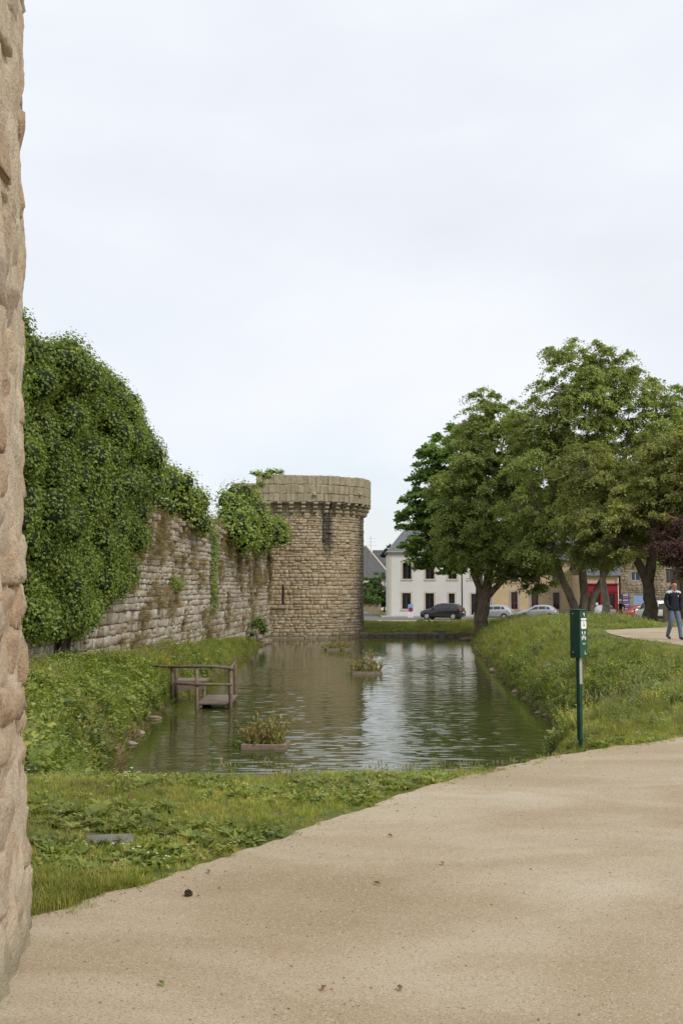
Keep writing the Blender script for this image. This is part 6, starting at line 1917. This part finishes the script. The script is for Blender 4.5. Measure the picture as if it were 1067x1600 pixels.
# ------------------------------------------------------------------ people
def person(name, label, loc, rz, joints, edges, radii, mats, paint, extra):
    root = empty(name, loc, rz, label, 'person')
    keys = list(joints)
    me = bpy.data.meshes.new('body_skeleton')
    me.from_pydata([joints[k] for k in keys], [(keys.index(a), keys.index(b)) for a, b in edges], [])
    tmp = bpy.data.objects.new('tmp_body', me); C.objects.link(tmp)
    md = tmp.modifiers.new('skin', 'SKIN'); md.use_smooth_shade = True; md.branch_smoothing = 0.4
    for i, k in enumerate(keys):
        r = radii[k]
        me.skin_vertices[0].data[i].radius = r if isinstance(r, tuple) else (r, r)
        me.skin_vertices[0].data[i].use_root = (k == 'pelvis')
    sb = tmp.modifiers.new('sub', 'SUBSURF'); sb.levels = 2; sb.render_levels = 2
    dg = bpy.context.evaluated_depsgraph_get(); dg.update()
    m2 = bpy.data.meshes.new_from_object(tmp.evaluated_get(dg))
    bpy.data.objects.remove(tmp)
    m2.name = 'body'
    m2.materials.clear()
    for m in mats: m2.materials.append(m)
    for p in m2.polygons:
        p.material_index = paint(p.center); p.use_smooth = True
    link('body', m2, None, root)
    extra(root)
    return root


# walking man: faces the camera (-y), left leg stepping forward, hands in jacket pockets
J = {'pelvis': (0, 0, 0.94), 'waist': (0, 0.01, 1.10), 'chest': (0, 0.0, 1.30), 'upchest': (0, 0.0, 1.42), 'neck': (0, -0.02, 1.50), 'head0': (0, -0.045, 1.575), 'head1': (0, -0.06, 1.66), 'crown': (0, -0.05, 1.735),
     'rsh': (-0.18, 0, 1.43), 'relb': (-0.255, 0.04, 1.15), 'rwr': (-0.20, -0.10, 0.98), 'rhand': (-0.16, -0.135, 0.94), 'lsh': (0.18, 0, 1.43), 'lelb': (0.255, 0.04, 1.15), 'lwr': (0.20, -0.10, 0.98), 'lhand': (0.16, -0.135, 0.94),
     'rhip': (-0.095, 0, 0.90), 'rkn': (-0.11, -0.02, 0.50), 'rank': (-0.115, 0.20, 0.16), 'rheel': (-0.115, 0.22, 0.10), 'rtoe': (-0.12, 0.03, 0.045),
     'lhip': (0.095, 0, 0.90), 'lkn': (0.115, -0.12, 0.49), 'lank': (0.12, -0.18, 0.09), 'lheel': (0.12, -0.165, 0.05), 'ltoe': (0.125, -0.40, 0.05)}
E_ = [('pelvis', 'waist'), ('waist', 'chest'), ('chest', 'upchest'), ('upchest', 'neck'), ('neck', 'head0'), ('head0', 'head1'), ('head1', 'crown'), ('upchest', 'rsh'), ('rsh', 'relb'), ('relb', 'rwr'), ('rwr', 'rhand'), ('upchest', 'lsh'), ('lsh', 'lelb'), ('lelb', 'lwr'), ('lwr', 'lhand'),
      ('pelvis', 'rhip'), ('rhip', 'rkn'), ('rkn', 'rank'), ('rank', 'rheel'), ('rheel', 'rtoe'), ('pelvis', 'lhip'), ('lhip', 'lkn'), ('lkn', 'lank'), ('lank', 'lheel'), ('lheel', 'ltoe')]
RD = {'pelvis': (0.175, 0.125), 'waist': (0.185, 0.13), 'chest': (0.20, 0.135), 'upchest': (0.17, 0.12), 'neck': 0.062, 'head0': (0.07, 0.085), 'head1': (0.082, 0.10), 'crown': (0.06, 0.075), 'rsh': 0.088, 'relb': 0.066, 'rwr': 0.054, 'rhand': 0.05, 'lsh': 0.088, 'lelb': 0.066, 'lwr': 0.054, 'lhand': 0.05,
      'rhip': 0.105, 'rkn': 0.078, 'rank': 0.062, 'rheel': 0.055, 'rtoe': 0.042, 'lhip': 0.105, 'lkn': 0.078, 'lank': 0.062, 'lheel': 0.055, 'ltoe': 0.042}


def man_paint(c):
    if c.z > 1.515: return 2
    if c.z > 1.38 and abs(c.x) > 0.055 and c.z > 1.44 - abs(c.x) * 0.10 + 0.0 and c.z > 1.415: return 4
    if c.z > 0.875 + (0.0 if abs(c.x) < 0.2 else -0.06): return 0
    if c.z < 0.085 or (c.z < 0.12 and c.y > 0.12): return 3
    return 1


def man_extra(root):
    # hair cap, ears, nose, eyes, shirt collar and zip
    bm = bmesh.new(); bmesh.ops.create_uvsphere(bm, u_segments=18, v_segments=12, radius=1)
    for v in bm.verts:
        v.co = Vector((v.co.x * 0.088, v.co.y * 0.104 - 0.035, v.co.z * 0.105 + 1.675))
    bmesh.ops.delete(bm, geom=[v for v in bm.verts if v.co.z < 1.69 - (v.co.y + 0.03) * 0.9 and not (v.co.y > 0.03 and v.co.z > 1.58)], context='VERTS')
    me = bpy.data.meshes.new('hair'); bm.to_mesh(me); bm.free()
    link('hair', me, M['hair'], root, True)
    for sd in (-1, 1):
        MB().tube([(sd * 0.078, -0.04, 1.625), (sd * 0.092, -0.03, 1.65), (sd * 0.08, -0.035, 1.675)], [0.012, 0.017, 0.010], 6).build('ear', M['skin'], root, smooth=True)
        MB().tube([(sd * 0.032, -0.152, 1.655), (sd * 0.032, -0.162, 1.655)], [0.010, 0.006], 8).build('eye', M['hair'], root, smooth=True)
    MB().tube([(0, -0.150, 1.66), (0, -0.172, 1.632), (0, -0.155, 1.615)], [0.010, 0.017, 0.012], 6).build('nose', M['skin'], root, smooth=True)
    MB().tube([(-0.025, -0.150, 1.588), (0, -0.158, 1.586), (0.025, -0.150, 1.588)], [0.004, 0.007, 0.004], 5).build('mouth', M['frame_red'], root, smooth=True)
    MB().tube([(-0.065, 0.0, 1.51), (-0.06, -0.06, 1.495), (0.0, -0.115, 1.44), (0.06, -0.06, 1.495), (0.065, 0.0, 1.51), (0, 0.06, 1.53), (-0.065, 0.0, 1.51)], 0.02, 6).build('collar', M['lightcloth'], root, smooth=True)
    MB().box((0.08, -0.142, 1.33), (0.03, 0.006, 0.025)).build('chest_mark', M['white_paint'], root)


mz = float(0.01)
man = person('person', 'man in navy jacket with pale shoulders and jeans walking towards the camera', (10.15, 33.4, mz), R(10), J, E_, RD, [M['jacket'], M['jeans'], M['skin'], M['shoe'], M['lightcloth']], man_paint, man_extra)
# second figure standing by the shop front, seen from the side
J2 = dict(J)
J2.update({'rkn': (-0.10, -0.01, 0.50), 'rank': (-0.10, 0.02, 0.10), 'rheel': (-0.10, 0.04, 0.05), 'rtoe': (-0.11, -0.17, 0.045), 'lkn': (0.10, -0.01, 0.50), 'lank': (0.10, 0.02, 0.10), 'lheel': (0.10, 0.04, 0.05), 'ltoe': (0.11, -0.17, 0.045),
           'relb': (-0.24, 0.03, 1.15), 'rwr': (-0.25, -0.05, 0.92), 'rhand': (-0.25, -0.07, 0.84), 'lelb': (0.24, 0.03, 1.15), 'lwr': (0.25, -0.05, 0.92), 'lhand': (0.25, -0.07, 0.84)})


def p2_paint(c):
    if c.z > 1.50: return 2
    if abs(c.x) > 0.19 and c.z < 1.22: return 2
    if c.z < 0.09: return 3
    return 0 if c.z > 0.9 else 1


def p2_extra(root):
    MB().tube([(0, -0.05, 1.70), (0, -0.05, 1.712), (0, -0.05, 1.715), (0, -0.05, 1.79), (0, -0.05, 1.80)], [0.17, 0.175, 0.105, 0.095, 0.05], 16).build('hat', M['hat'], root, smooth=True)
    MB().tube([(0.0, -0.15, 1.64), (0, -0.172, 1.62), (0, -0.155, 1.61)], [0.01, 0.016, 0.01], 6).build('nose', M['skin'], root, smooth=True)
    MB().b2(-0.20, 0.20, 0.13, 0.26, 1.05, 1.42).build('rucksack', M['blackcloth'], root, bevel=0.05)


px_, py_ = 21.2, 83.0
person('person', 'person in dark clothes and pale hat standing before the blue poster board', (px_, py_, zt(px_, py_)), R(-70), J2, E_, RD, [M['blackcloth'], M['blackcloth'], M['skin'], M['shoe']], p2_paint, p2_extra)
